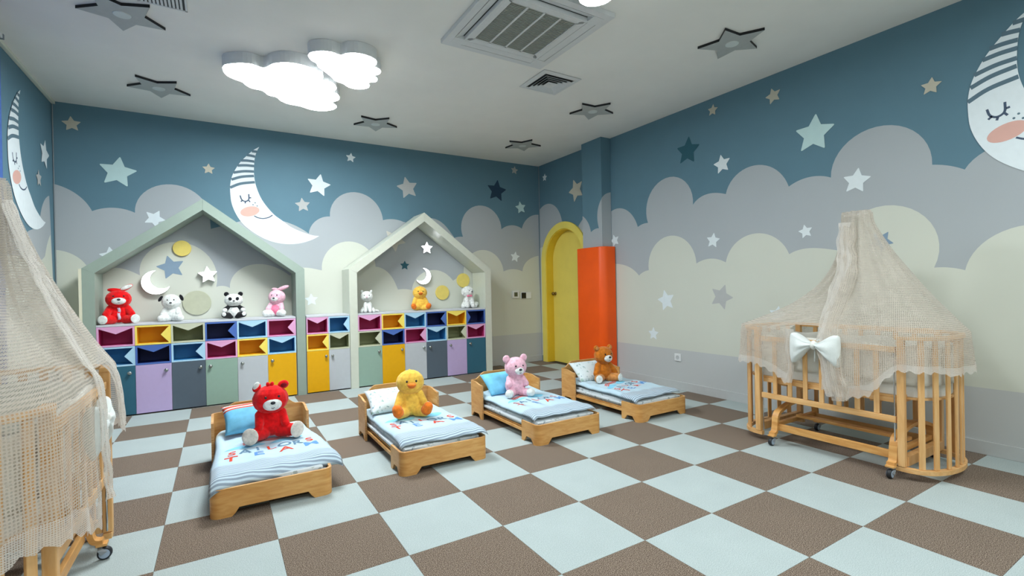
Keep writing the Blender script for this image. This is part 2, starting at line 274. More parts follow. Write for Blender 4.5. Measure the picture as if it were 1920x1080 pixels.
for i in range(i0, i1):
    for j in range(j0, j1):
        xa, xb, ya, yb = max(i*.5, XL), min(i*.5+.5, XR), max(j*.5, YF), min(j*.5+.5, YB)
        light = (i+j) % 2 != 0
        key = (round(xb-xa, 3), round(yb-ya, 3), light)
        if key not in tile_me:
            bm = nb(); g = .0008; box(bm, g, xb-xa-g, g, yb-ya-g, -.008, 0)
            o = obj('carpet_tile', bm, cl_light if light else cl_brown, floor); tile_me[key] = o.data
        else:
            o = bpy.data.objects.new('carpet_tile', tile_me[key]); C.objects.link(o); o.parent = floor
        o.location = (xa, ya, 0)

# door arch numbers
DY, DZ, DRI, DRO = 3.25, 1.63, .475, .575
def arc(cy, cz, r, a0, a1, n=24): return [(cy+r*cos(radians(a0+(a1-a0)*k/n)), cz+r*sin(radians(a0+(a1-a0)*k/n))) for k in range(n+1)]
bm = nb(); box(bm, XL-.15, XR+.15, YB, YB+.12, 0, H); wall_back = tag(obj('wall_back', bm, wallblue), kind='structure')
bm = nb(); prism(bm, [(YF, 0), (DY-DRI, 0)]+arc(DY, DZ, DRI, 180, 0)+[(DY+DRI, 0), (YB, 0), (YB, H), (YF, H)], 'x', XR, XR+.3)
bmesh.ops.triangulate(bm, faces=[f for f in bm.faces if len(f.verts) > 4], ngon_method='EAR_CLIP')
wall_right = tag(obj('wall_right', bm, wallblue), kind='structure')
bm = nb(); box(bm, XL-.12, XL, YF, .2, 0, H); box(bm, XL-.12, XL, 2.35, YB+.12, 0, H); box(bm, XL-.12, XL, .2, 2.35, 0, .9); box(bm, XL-.12, XL, .2, 2.35, 2.75, H)
wall_left = tag(obj('wall_left', bm, wallblue), kind='structure')
bm = nb(); box(bm, XL-.15, XR+.15, YF-.12, YF, 0, H); wall_front = tag(obj('wall_front', bm, mat('front_wall_paint', '#c6c8bb', .7)), kind='structure')

# window beyond the curtain on the left wall
bm = nb()
for a in ((.2, .26), (1.245, 1.305), (2.29, 2.35)): box(bm, XL-.1, XL-.04, a[0], a[1], .9, 2.75)
for a in ((.9, .96), (2.69, 2.75)): box(bm, XL-.1, XL-.04, .26, 2.29, a[0], a[1])
win = tag(obj('window_1', bm, white), kind='structure')
def glassf(nt, N, L, b):
    b.inputs['Transmission Weight'].default_value = 1; b.inputs['Roughness'].default_value = .02; b.inputs['Base Color'].default_value = (.95, 1, 1, 1)
bm = nb(); box(bm, XL-.075, XL-.07, .26, 2.29, .96, 2.69); obj('pane', bm, node_mat('glass', glassf), win)

# mural --------------------------------------------------------------
def paint(name, pts, wall, off, m_, parent):
    """a flat painted area on a wall: pts are wall coordinates"""
    bm = nb()
    if wall == 'back': P = [(p[0], YB-off, p[1]) for p in pts]
    elif wall == 'right': P = [(XR-off, p[0], p[1]) for p in pts]
    elif wall == 'left': P = [(XL+off, p[0], p[1]) for p in pts]
    elif wall == 'colf': P = [(3.64-off, p[0], p[1]) for p in pts]
    elif wall == 'cols': P = [(p[0], 2.2-off, p[1]) for p in pts]
    f = bm.faces.new([bm.verts.new(p) for p in P]); bm.normal_update()
    want = {'back': (0, -1, 0), 'right': (-1, 0, 0), 'left': (1, 0, 0), 'colf': (-1, 0, 0), 'cols': (0, -1, 0)}[wall]
    if f.normal.dot(Vector(want)) < 0: f.normal_flip()
    if len(pts) > 4: bmesh.ops.triangulate(bm, faces=[f], ngon_method='EAR_CLIP')
    return obj(name, bm, m_, parent)
def bump_arc(b, n=7):
    """round cloud bump through its measured points: radius varies smoothly about the centre of the best-fitting circle"""
    import numpy as np
    P = np.array(b); A = np.c_[2*P, np.ones(len(P))]; c = np.linalg.lstsq(A, (P**2).sum(1), rcond=None)[0][:2]
    if np.hypot(*(P.mean(0)-c)) > 3: return [(p.x, p.y) for p in spline(b, n)]
    a = np.unwrap(np.arctan2(P[:, 1]-c[1], P[:, 0]-c[0])); r = np.hypot(P[:, 0]-c[0], P[:, 1]-c[1])
    if len(P) > 3:                       # smooth ellipse-like radius
        k = min(3, len(P)-1); t = (a-a[0])/(a[-1]-a[0]); co = np.polyfit(t, r, k); r0 = lambda q: np.polyval(co, q)
    else: t = None; r0 = lambda q: r.mean()
    out = []
    for i in range(n*3+1):
        q = i/(n*3); an = a[0]+(a[-1]-a[0])*q; rr_ = r0(q)
        rr_ += (r[0]-r0(0))*max(0, 1-q*6)+(r[-1]-r0(1))*max(0, 1-(1-q)*6)
        out.append((c[0]+rr_*cos(an), c[1]+rr_*sin(an)))
    return out
def curve2(bl, lo=None, hi=None):
    out = []
    for b in bl:
        s = bump_arc(b)
        out += s if not out else s[1:]
    if lo is not None: out = [(min(hi, max(lo, a)), z) for a, z in out]
    return out
bg = curve2(D['BG'], XL, XR); bc = curve2(D['BC'], XL, XR)
paint('painted_cloud', bg+[(XR, .46), (XL, .46)], 'back', .0010, mural['g'], wall_back)
paint('painted_cloud', bc+[(XR, .46), (XL, .46)], 'back', .0020, mural['c'], wall_back)
paint('painted_band', [(XL, .09), (XR, .09), (XR, .462), (XL, .462)], 'back', .0030, mural['band'], wall_back)
# right wall: the clouds end at the arched door and go on beyond it
rg = D['RG']; left = curve2(rg[:1]); left = left[:-2]
la = [(min(a, YB), z) for a, z in left]
arcL = [p for p in arc(DY, DZ, DRO-.02, 90, 0, 18) if p[1] < la[-1][1]-.02 and p[0] > la[-1][0]]
paint('painted_cloud', la+arcL+[(DY+DRO-.02, .46), (YB, .46)], 'right', .0010, mural['g'], wall_right)
rr = curve2(rg[2:], YF, YB); rr = [(a, min(z, 2.9)) for a, z in rr]
while rr[0][1] < DZ+sqrt(max(0, DRO**2-(rr[0][0]-DY)**2))-.02 and rr[0][0] > DY-DRO+.05: rr.pop(0)
arcR = [p for p in arc(DY, DZ, DRO-.02, 90, 180, 18) if p[0] < rr[0][0]-.01][::-1]
rr = [p for p in rr if p[0] > YF+.02]+[(YF, rr[-1][1])]
paint('painted_cloud', rr+[(YF, .46), (DY-DRO+.02, .46)]+arcR, 'right', .0010, mural['g'], wall_right)
rc = D['RC']; l2 = [(min(a, YB), z) for a, z in curve2(rc[:1]) if a > DY+DRO-.02]
paint('painted_cloud', l2+[(DY+DRO-.02, .46), (YB, .46)], 'right', .0020, mural['c'], wall_right)
r2 = [p for p in curve2(rc[2:], YF, YB) if p[0] < DY-DRO+.02 and p[0] > YF+.02]
paint('painted_cloud', [(DY-DRO+.02, r2[0][1])]+r2+[(YF, r2[-1][1]), (YF, .46), (DY-DRO+.02, .46)], 'right', .0020, mural['c'], wall_right)
paint('painted_band', [(DY-DRO+.02, .09), (YF, .09), (YF, .462), (DY-DRO+.02, .462)], 'right', .0030, mural['band'], wall_right)
paint('painted_band', [(DY+DRO-.02, .09), (YB, .09), (YB, .462), (DY+DRO-.02, .462)], 'right', .0030, mural['band'], wall_right)
# left wall
lg = [p for p in curve2(D['LG'], YF, YB) if p[0] > 2.36]; lc = [p for p in curve2(D['LC'], YF, YB) if p[0] > 2.36]
paint('painted_cloud', lg+[(2.36, lg[-1][1]), (2.36, .46), (YB, .46)], 'left', .0010, mural['g'], wall_left)
paint('painted_cloud', lc+[(2.36, lc[-1][1]), (2.36, .46), (YB, .46)], 'left', .0020, mural['c'], wall_left)
paint('painted_cloud', [(.19, .46), (.19, 1.9)]+arc(-.4, 1.8, .5, 20, 160, 12)+arc(-1.5, 1.7, .7, 20, 160, 12)+arc(-2.9, 1.9, .7, 20, 160, 12)+[(YF, 1.9), (YF, .46)], 'left', .0010, mural['g'], wall_left)
paint('painted_cloud', [(.19, .46), (.19, 1.3)]+arc(-.5, 1.2, .5, 20, 160, 12)+arc(-1.6, 1.1, .6, 20, 160, 12)+arc(-3, 1.2, .7, 20, 160, 12)+[(YF, 1.2), (YF, .46)], 'left', .0020, mural['c'], wall_left)
paint('painted_band', [(YB, .09), (YF, .09), (YF, .462), (YB, .462)], 'left', .0030, mural['band'], wall_left)
for key, wl, par in (('BS', 'back', wall_back), ('RS', 'right', wall_right), ('LS', 'left', wall_left)):
    for cx, cz, R, a0, c in D[key]: paint('painted_star', star_pts(cx, cz, R*1.06, a0, .5, .16), wl, .0040, mural['star_'+c], par)
def stroke(pts, wdt):
    """outline of a brushed line"""
    P = [Vector((p[0], p[1])) for p in pts]; A, B = [], []
    for i, p in enumerate(P):
        t = (P[min(i+1, len(P)-1)]-P[max(i-1, 0)]).normalized(); nn = Vector((-t.y, t.x))*wdt/2
        A.append(tuple(p+nn)); B.append(tuple(p-nn))
    return A+B[::-1]
def moon(wl, par, T=None, flip=False):
    M = D['MOON']
    def f(p):
        z = complex(-p[0] if flip else p[0], p[1])
        if T: z = complex(T[0], T[1])*z+complex(T[2], T[3])
        return (z.real, z.imag)
    o = M['outline']; outer = spline(o[:18], 4); inner = spline(o[17:]+[o[0]], 4)
    pts = [f((p.x, p.y)) for p in outer]+[f((p.x, p.y)) for p in inner[1:-1]]
    mo = paint('painted_moon', pts, wl, .0044, mural['moon'], par)
    off = .0050
    def sub(name, pp, m_): return paint(name, pp, wl, off, m_, mo)
    for s in M['stripes']: sub('cap_stripe', stroke([f((p.x, p.y)) for p in spline(s, 5)], .030), mural['line'])
    for s in M['eye']: sub('eyelash', stroke([f((p.x, p.y)) for p in spline(s, 5)], .014), mural['face'])
    sub('smile', stroke([f((p.x, p.y)) for p in spline(M['smile'][0], 5)], .012), mural['face'])
    for s in M['freck']: sub('freckle', [f((s[0]+.008*cos(a*pi/3), s[1]+.008*sin(a*pi/3))) for a in range(6)], mural['line'])
    c = M['cheek'][0]
    sub('cheek', [f((c[0]+.105*cos(a)*cos(.3)-.058*sin(a)*sin(.3), c[1]+.105*cos(a)*sin(.3)+.058*sin(a)*cos(.3))) for a in [2*pi*k/28 for k in range(28)]], mural['cheek'])
    return mo
moon('back', wall_back); moon('right', wall_right, D['RM'], True); moon('left', wall_left, D['LM'])
# skirting
skirt = mat('skirting_grey', '#bcc0c0', .5, .01)
def baseb(name, x0, x1, y0, y1):
    bm = nb(); box(bm, x0, x1, y0, y1, 0, .095, .003); return tag(obj(name, bm, skirt), kind='structure')
baseb('baseboard_back', XL, XR, YB-.014, YB-.0035); baseb('baseboard_right', XR-.014, XR-.0035, YF, 2.10); baseb('baseboard_left', XL+.0035, XL+.014, YF, YB-.02)
bm = nb(); box(bm, XL+.001, XL+.03, YF, YB-.001, 3.165, H-.0005, .004); tag(obj('trim_1', bm, mat('cornice_white', '#d8dccf', .5, .01)), kind='structure')
bm = nb(); box(bm, XR-.004, XR-.0002, YB-.016, YB-.0052, .1, H-.002); tag(obj('trim_2', bm, mat('corner_bead', '#8f979b', .5, .01)), kind='structure')
bm = nb(); box(bm, XL+.0052, XL+.012, YB-.012, YB-.0052, .1, H-.002); tag(obj('trim_3', bm, mat('corner_bead', '#8f979b', .5, .01)), kind='structure')

# square column by the right wall, its lower part wrapped in orange padding
bm = nb(); box(bm, 3.64, XR+.01, 2.2, 2.6, 0, H-.0005); column = tag(obj('trim_4', bm, wallblue), kind='structure')
cf = curve2(D['CF']); cf = [(max(2.2, min(2.6, a)), z) for a, z in cf]
paint('painted_cloud', cf+[(2.2, .5), (2.6, .5)], 'colf', .0010, mural['g'], column)
paint('painted_cloud', [(3.64, 2.385), (3.69, 2.43), (3.74, 2.455), (3.80, 2.47), (3.80, .5), (3.64, .5)], 'cols', .0010, mural['g'], column)

# arched door
yel = mat('yellow_lacquer', '#f0dc68', .42, .015, 5); yel2 = mat('yellow_lacquer_jamb', '#e6c434', .42, .015, 5)
door = tag(empty('door_1', (0, 0, 0)), kind='structure')
bm = nb()
o_ = [(DY-DRO, 0)]+arc(DY, DZ, DRO, 180, 0)+[(DY+DRO, 0)]; i_ = [(DY-DRI+.004, 0)]+arc(DY, DZ, DRI-.004, 180, 0)+[(DY+DRI-.004, 0)]
# face casing
def band_open(bm, A, B, x0, x1):
    for k in range(len(A)-1):
        vs = {}
        for n_, P in (('a', A), ('b', B)):
            for q in (0, 1):
                for x in (x0, x1): vs[n_, q, x] = bm.verts.new((x, P[k+q][0], P[k+q][1]))
        for f in ((('a', 0, x0), ('a', 1, x0), ('b', 1, x0), ('b', 0, x0)), (('a', 0, x1), ('b', 0, x1), ('b', 1, x1), ('a', 1, x1)),
                  (('a', 0, x0), ('a', 0, x1), ('a', 1, x1), ('a', 1, x0)), (('b', 0, x0), ('b', 1, x0), ('b', 1, x1), ('b', 0, x1))):
            bm.faces.new([vs[q] for q in f])
    bmesh.ops.remove_doubles(bm, verts=bm.verts[:], dist=.0003); bmesh.ops.recalc_face_normals(bm, faces=bm.faces[:])
band_open(bm, o_, i_, XR-.03, XR-.0045); obj('casing', bm, yel, door)
bm = nb(); o2 = [(DY-DRI+.001, 0)]+arc(DY, DZ, DRI-.001, 180, 0)+[(DY+DRI-.001, 0)]; i2 = [(DY-DRI+.018, 0)]+arc(DY, DZ, DRI-.018, 180, 0)+[(DY+DRI-.018, 0)]
band_open(bm, o2, i2, XR-.012, XR+.19); obj('jamb', bm, yel2, door)
bm = nb(); prism(bm, [(DY-DRI+.021, .006)]+arc(DY, DZ, DRI-.021, 180, 0)+[(DY+DRI-.021, .006)], 'x', XR+.115, XR+.155); leaf = obj('door_leaf', bm, yel, door)
bm = nb(); hy, hz = DY+DRI-.075, 1.10
lathe(bm, [(.026, 0), (.026, -.008), (.012, -.012), (.011, -.03), (.024, -.036), (.028, -.05), (.022, -.064), (.0, -.066)][:-1]+[(.004, -.066)], XR+.115, hy, hz, 16, 'x')
obj('door_handle', bm, mat('aged_brass', '#8a7448', .3, .05, metal=1), leaf, True)
bm = nb(); box(bm, XR+.156, XR+.17, DY-DRI-.05, DY+DRI+.05, 0, DZ+DRI+.05); obj('dark_backing', bm, mat('dark_void', '#222222'), door)

# ---- ceiling lights
sidew = mat('lamp_side_white', '#dfe2e3', .5, .01); glow = mat('lamp_glow', '#ffffff', .5, 0, emit=LAMP_W)
def cloud_lamp(name, pts, label):
    n_ = len(pts); t = empty(name, (sum(p[0] for p in pts)/n_, sum(p[1] for p in pts)/n_, H-.1)); cx, cy = t.location.x, t.location.y
    sm = [(p.x-cx, p.y-cy) for p in spline(pts+[pts[0]], 3)[:-1]]
    bm = nb(); f = prism(bm, sm, 'z', .004, .0985)
    bmesh.ops.delete(bm, geom=[q for q in f[:1]], context='FACES_ONLY') if False else None
    obj('lamp_housing', bm, sidew, t)
    ins = [(x*.985, y*.985) for x, y in sm]
    bm = nb(); prism(bm, ins, 'z', 0, .0035); obj('light_panel', bm, glow, t)
    return tag(t, label, 'ceiling light', 'cloud shaped ceiling lamps')
cloud_lamp('cloud_lamp', D['CL1'], 'large glowing white cloud shaped ceiling lamp, the longer one of the pair at left')
cloud_lamp('cloud_lamp', D['CL2'], 'smaller glowing white cloud shaped ceiling lamp beside the long cloud lamp')
cl = D['CL2']; mx_, my_ = sum(p[0] for p in cl)/len(cl), sum(p[1] for p in cl)/len(cl)
third = [(1.28+(p[0]-mx_)*1.0, -.59+(p[1]-my_)*1.1) for p in cl]
cloud_lamp('cloud_lamp', third, 'glowing ceiling lamp cut off by the top edge beside the air conditioner')
# ---- ceiling stars
sg = mat('star_plate_grey', '#b0b4b2', .5, .02); sk = mat('star_edge_black', '#15171a', .5, .02); sd = mat('star_disc_pale', '#cfd6d4', .5, .01)
def ceiling_star(x, y, rot, label):
    t = empty('ceiling_star', (x, y, H-.022)); P = star_pts(0, 0, .262, rot, .5)
    bm = nb(); f = prism(bm, P, 'z', 0, .0215)
    for q in f[2:]: q.material_index = 1
    obj('star_plate', bm, [sg, sk], t)
    bm = nb(); lathe(bm, [(.052, .0), (.05, -.004), (.04, -.005)], 0, 0, -.0002, 24); obj('centre_disc', bm, sd, t)
    return tag(t, label, 'ceiling star', 'flat grey stars on the ceiling')
for a in ((-1.27, 1.60, 24, 'grey ceiling star at the top left beside the white grille'),
          (-1.183, 2.98, 18, 'grey ceiling star left of the long cloud lamp, near the blue wall'),
          (.885, 3.03, 2, 'small looking grey ceiling star between the cloud lamps and the back wall'),
          (2.90, 2.97, 52, 'farthest grey ceiling star, in front of the room corner'),
          (2.893, 1.49, 60, 'grey ceiling star between the square diffuser and the column'),
          (2.885, -.237, 60, 'grey ceiling star nearest the right wall mural moon')): ceiling_star(*a)

# ---- air conditioner cassette
acm = mat('ac_white', '#d4d7d8', .45, .01); acd = mat('ac_dark', '#2a2f30', .6); acg = mat('ac_grille_grey', '#9a9f98', .55)
cx, cy = 1.28, .40; t = empty('air_conditioner', (cx, cy, H-.035))
bm = nb(); s = .475
# square panel with a square opening: four trapezoids extruded
for k in range(4):
    R_ = Matrix.Rotation(k*pi/2, 3, 'Z')
    P = [R_ @ Vector(p) for p in ((-s, -s, 0), (s, -s, 0), (.42, -.42, 0), (-.42, -.42, 0))]; prism(bm, [(p.x, p.y) for p in P], 'z', 0, .034)
    P = [R_ @ Vector(p) for p in ((-.30, -.325, 0), (.30, -.325, 0), (.27, -.285, 0), (-.27, -.285, 0))]; prism(bm, [(p.x, p.y) for p in P], 'z', -.003, .03)
    P = [R_ @ Vector(p) for p in ((-.42, -.42, 0), (-.33, -.42, 0), (-.33, -.33, 0), (-.42, -.33, 0))]; prism(bm, [(p.x, p.y) for p in P], 'z', -.002, .034)
    P = [R_ @ Vector(p) for p in ((-.33, -.34, 0), (.33, -.34, 0), (.33, -.322, 0), (-.33, -.322, 0))]; prism(bm, [(p.x, p.y) for p in P], 'z', -.002, .034)
obj('panel_frame', bm, acm, t)
bm = nb(); box(bm, -.42, .42, -.42, .42, .028, .0345); obj('inner_box', bm, acd, t)
for k in range(4):
    bm = nb(); R_ = Matrix.Rotation(k*pi/2, 3, 'Z'); tilt = k in (0, 1)
    # two of the louvres stand open, two lie shut
    x0, x1, y0, y1 = -.33, .33, -.415, -.345
    z0, z1 = ((.0, .0) if k in (1, 2) else (.0, .03))
    vs = [Vector((x0, y0, z0)), Vector((x1, y0, z0)), Vector((x1, y1, z1)), Vector((x0, y1, z1))]
    vv = [bm.verts.new(R_ @ v) for v in vs]+[bm.verts.new(R_ @ (v+Vector((0, 0, .004)))) for v in vs]
    for f in ((3, 2, 1, 0), (4, 5, 6, 7), (0, 1, 5, 4), (1, 2, 6, 5), (2, 3, 7, 6), (3, 0, 4, 7)): bm.faces.new([vv[q] for q in f])
    obj('louvre', bm, acm, t)
g_ = obj('intake_grille', box(nb(), -.285, .285, -.285, .285, .012, .02), acd, t)
bm = nb()
for k in range(34):
    y = -.27+k*.0165; box(bm, -.27, .27, y, y+.009, .001, .012)
sl = obj('grille_slats', bm, acg, g_); tag(sl, kind='stuff')
bm = nb()
for x in (-.285, -.1425, 0, .1425, .285): box(bm, x-.008, x+.008, -.285, .285, -.001, .012)
for y in (-.285, .285): box(bm, -.29, .29, y-.01, y+.01, -.001, .012)
obj('grille_frame', bm, acm, g_)
t.rotation_euler.z = radians(0); tag(t, 'square white ceiling air conditioner with slatted grey intake grille', 'air conditioner')
# ---- square diffuser
t = empty('air_diffuser', (2.045, 1.13, H-.012)); bm = nb()
def sqr(bm, a, b, z0, z1):
    """sloping square ring from half-size a (at z0) to b (at z1), 3 mm thick"""
    for k in range(4):
        R_ = Matrix.Rotation(k*pi/2, 3, 'Z')
        q = [Vector((-a, -a, z0)), Vector((a, -a, z0)), Vector((b, -b, z1)), Vector((-b, -b, z1))]
        vv = [bm.verts.new(R_ @ v) for v in q]+[bm.verts.new(R_ @ (v+Vector((0, 0, .003)))) for v in q]
        for f in ((3, 2, 1, 0), (4, 5, 6, 7), (0, 1, 5, 4), (1, 2, 6, 5), (2, 3, 7, 6), (3, 0, 4, 7)): bm.faces.new([vv[i] for i in f])
sqr(bm, .215, .165, .005, .0); obj('diffuser_frame', bm, acm, t)
bm = nb(); box(bm, -.17, .17, -.17, .17, .0092, .0115); obj('dark_duct', bm, acd, t)
for a, b in ((.150, .128), (.118, .096), (.086, .064), (.054, .004)):
    bm = nb(); sqr(bm, a, b, -.014, .004 if b > .01 else -.006); obj('diffuser_vane', bm, acm, t)
tag(t, 'small square white ceiling diffuser with nested slanted vanes', 'air vent')
t = empty('ceiling_grille', (-1.02, 1.13, H-.008)); bm = nb(); box(bm, -.14, .14, -.25, .25, .004, .0078); obj('grille_plate', bm, acd, t)
bm = nb()
for x in (-.14, .128): box(bm, x, x+.012, -.25, .25, 0, .006)
for y in (-.25, .238): box(bm, -.14, .14, y, y+.012, 0, .006)
obj('grille_frame', bm, acm, t)
for k in range(11):
    bm = nb(); x = -.12+k*.022; box(bm, x, x+.014, -.238, .238, .001, .004); obj('slat', bm, acm, t)
tag(t, 'white slatted ceiling grille at the very top left edge', 'air vent')

# ---- curtain and rail on the left wall
bm = nb(); n_ = 150; yy0, yy1 = .12, 2.27
for zz in ((.06, 3.10),):
    rows = []
    for k in range(n_+1):
        y = yy0+(yy1-yy0)*k/n_; x = XL+.075+.022*sin(k*.75)+.006*sin(k*.31)
        rows.append([bm.verts.new((x, y, z)) for z in (zz[0], 1.5, zz[1])])
    for a, b in zip(rows, rows[1:]):
        for q in range(2): bm.faces.new((a[q], b[q], b[q+1], a[q+1]))
cur = obj('curtain', bm, mat('blue_curtain', '#3f5f9f', .85, .04, 30, .1, 500), None, True)
mod = cur.modifiers.new('thick', 'SOLIDIFY'); mod.thickness = .003
tag(cur, 'blue pleated window curtain at the far left edge', 'curtain')
t = empty('curtain_rail', (XL+.075, 1.4, 3.12)); bm = nb(); box(bm, -.02, .02, -1.35, .88, 0, .03, .004); obj('rail', bm, acm, t)
bm = nb(); box(bm, -.024, .024, .88, .90, -.004, .034, .003); obj('end_cap', bm, mat('rail_grey', '#7d8790', .4), t)
bm = nb(); box(bm, -.075, -.02, .8, .83, .005, .025); obj('bracket', bm, acm, t)
tag(t, 'white curtain rail with grey end cap under the ceiling at left', 'curtain rail')

# ---- wall switches, socket
t = empty('thermostat', (3.31, YB-.0045, 1.10)); bm = nb(); box(bm, -.062, .062, -.018, 0, -.06, .06, .004); obj('plate', bm, white, t)
bm = nb(); box(bm, -.03, .032, -.0195, -.0185, -.032, .034); obj('display', bm, mat('olive_display', '#5d604a', .3), t); tag(t, 'small cream wall thermostat with a dark olive display', 'thermostat')
t = empty('wall_switch', (3.50, YB-.0045, 1.08)); bm = nb(); box(bm, -.085, .11, -.010, 0, -.052, .052, .003); obj('plate', bm, white, t)
bm = nb(); box(bm, -.08, .005, -.016, -.0105, -.046, .046, .002); obj('black_switch', bm, mat('switch_black', '#17161a', .3), t); tag(t, 'double wall switch, left half black and right half white, nearest the yellow door', 'switch')
t = empty('wall_socket', (XR-.0035, 1.13, .372)); bm = nb(); box(bm, -.012, 0, -.045, .045, -.043, .043, .004); obj('plate', bm, white, t)
bm = nb(); lathe(bm, [(.024, -.0121), (.024, -.014), (.02, -.0142)], 0, 0, 0, 20, 'x'); obj('socket_ring', bm, mat('socket_grey', '#b9bec0', .4), t); tag(t, 'white power socket low on the grey band of the right wall', 'socket')

# ================================================================ FURNITURE
FY = 3.50      # front plane of the lockers
LK = {'teal': '#2e6277', 'lilac': '#b8a6cf', 'slate': '#525f6b', 'sage': '#8fab9c', 'grey': '#b9bfc4', 'yellow': '#e2a800'}
doorm = {k: mat('locker_door_'+k, v, .45, .01) for k, v in LK.items()}
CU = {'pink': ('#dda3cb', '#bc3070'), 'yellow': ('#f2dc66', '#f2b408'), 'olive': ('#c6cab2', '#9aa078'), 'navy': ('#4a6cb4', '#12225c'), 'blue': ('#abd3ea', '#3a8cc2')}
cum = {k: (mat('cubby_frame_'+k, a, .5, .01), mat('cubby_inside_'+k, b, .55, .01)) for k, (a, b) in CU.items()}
knobm = mat('brushed_knob', '#a9b0ae', .3, .03, metal=1)
carc = mat('carcass_white', '#c6cad0', .5, .01)
def cubby(par, x0, x1, z0, z1, col, kind):
    """coloured open box with a notched triangular flap on one side (top / right / left)"""
    fm, im = cum[col]; e = .0012; x0 += e; x1 -= e; z0 += e; z1 -= e; b = .016
    bm = nb(); y0, y1 = FY, FY+.013
    ring_strip(bm, [(x0, z0), (x1, z0), (x1, z1), (x0, z1)], [(x0+b, z0+b), (x1-b, z0+b), (x1-b, z1-b), (x0+b, z1-b)], 'y', y0, y1)
    fr = obj('cubby_frame', bm, fm, par)
    bm = nb(); a0, a1, c0, c1, yb = x0+b-.001, x1-b+.001, z0+b-.001, z1-b+.001, FY+.22
    def q(*p): bm.faces.new([bm.verts.new(v) for v in p])
    q((a0, y1, c0), (a0, yb, c0), (a0, yb, c1), (a0, y1, c1)); q((a1, y1, c1), (a1, yb, c1), (a1, yb, c0), (a1, y1, c0))
    q((a0, y1, c0), (a1, y1, c0), (a1, yb, c0), (a0, yb, c0)); q((a0, y1, c1), (a0, yb, c1), (a1, yb, c1), (a1, y1, c1))
    q((a0, yb, c0), (a1, yb, c0), (a1, yb, c1), (a0, yb, c1))
    o = obj('inner_lining', bm, im, fr)
    xa, xb, za, zb = x0+b, x1-b, z0+b, z1-b; xm, zm = (xa+xb)/2, (za+zb)/2
    bm = nb(); T = .007
    if kind == 'top': P = [(xa, zb), (xb, zb), (xm, zb-.058)]
    elif kind == 'right': P = [(xb, za), (xb, zb), (xb-.07, zm)]
    else: P = [(xa, za), (xa, zb), (xa+.05, zm)]
    prism(bm, P, 'y', FY+.001, FY+.001+T); obj('notched_flap', bm, fm, fr)
def locker(x0, n, doors, rows, label, knob_side):
    wd = .300; t = empty('toy_locker', (x0+n*wd/2, FY+.2, 0))
    off = Vector((-(x0+n*wd/2), -(FY+.2), 0))
    kids = []
    class Par: pass
    def P(o): o.location = off if o.parent == t else o.location; return o
    bm = nb(); box(bm, x0, x0+n*wd, FY, YB-.016, .908, .928, .002); P(obj('top_board', bm, carc, t))
    bm = nb(); box(bm, x0, x0+n*wd, FY+.32, YB-.016, .01, .907)
    for k in range(n+1):
        xx = x0+k*wd; box(bm, xx-.0007, xx+.0007, FY+.004, FY+.33, .012, .907)
    P(obj('carcass', bm, carc, t))
    bm = nb(); box(bm, x0+.002, x0+n*wd-.002, FY+.03, FY+.045, 0, .014); P(obj('plinth', bm, mat('plinth_dark', '#2b2d30', .6), t))
    for k in range(n):
        a, b = x0+k*wd, x0+(k+1)*wd
        bm = nb(); box(bm, a+.0015, b-.0015, FY-.001, FY+.017, .014, .5035, .0015); d = P(obj('locker_door', bm, doorm[doors[k]], t))
        kx = b-.045 if knob_side[k] == 'r' else a+.045
        bm = nb(); lathe(bm, [(.007, 0), (.007, -.012), (.016, -.018), (.019, -.028), (.013, -.034)], kx, FY-.0012, .435, 12, 'y'); obj('knob', bm, knobm, d, True)
        for r, (z0, z1) in enumerate(((.705, .907), (.505, .704))):
            col, kind = rows[r][k]; before = set(bpy.data.objects)
            cubby(t, a, b, z0, z1, col, kind)
            for o in set(bpy.data.objects)-before:
                if o.parent == t: o.location = off
    return tag(t, label, 'locker', 'low children lockers along the back wall')
T_, R_f, L_f = 'top', 'right', 'left'
locker(-1.767, 6, ['teal', 'lilac', 'slate', 'sage', 'grey', 'yellow'],
       [[('pink', T_), ('yellow', R_f), ('olive', T_), ('navy', R_f), ('blue', T_), ('pink', R_f)], [('blue', R_f), ('navy', T_), ('blue', R_f), ('pink', T_), ('yellow', R_f), ('blue', T_)]],
       'wide low locker unit with open cubbies under the sage green house frame', 'rrrlll')
t = locker(.0965, 2, ['yellow', 'grey'], [[('pink', T_), ('blue', R_f)], [('yellow', R_f), ('olive', T_)]], 'narrow two door locker unit, yellow and grey, between the two house frames', 'rl')
t.scale.x = .83
locker(.745, 6, ['sage', 'yellow', 'grey', 'slate', 'lilac', 'teal'],
       [[('pink', T_), ('yellow', R_f), ('blue', T_), ('navy', R_f), ('yellow', T_), ('navy', L_f)], [('olive', R_f), ('navy', T_), ('pink', R_f), ('blue', T_), ('olive', R_f), ('pink', T_)]],
       'wide low locker unit with open cubbies under the cream house frame', 'rrrlll')

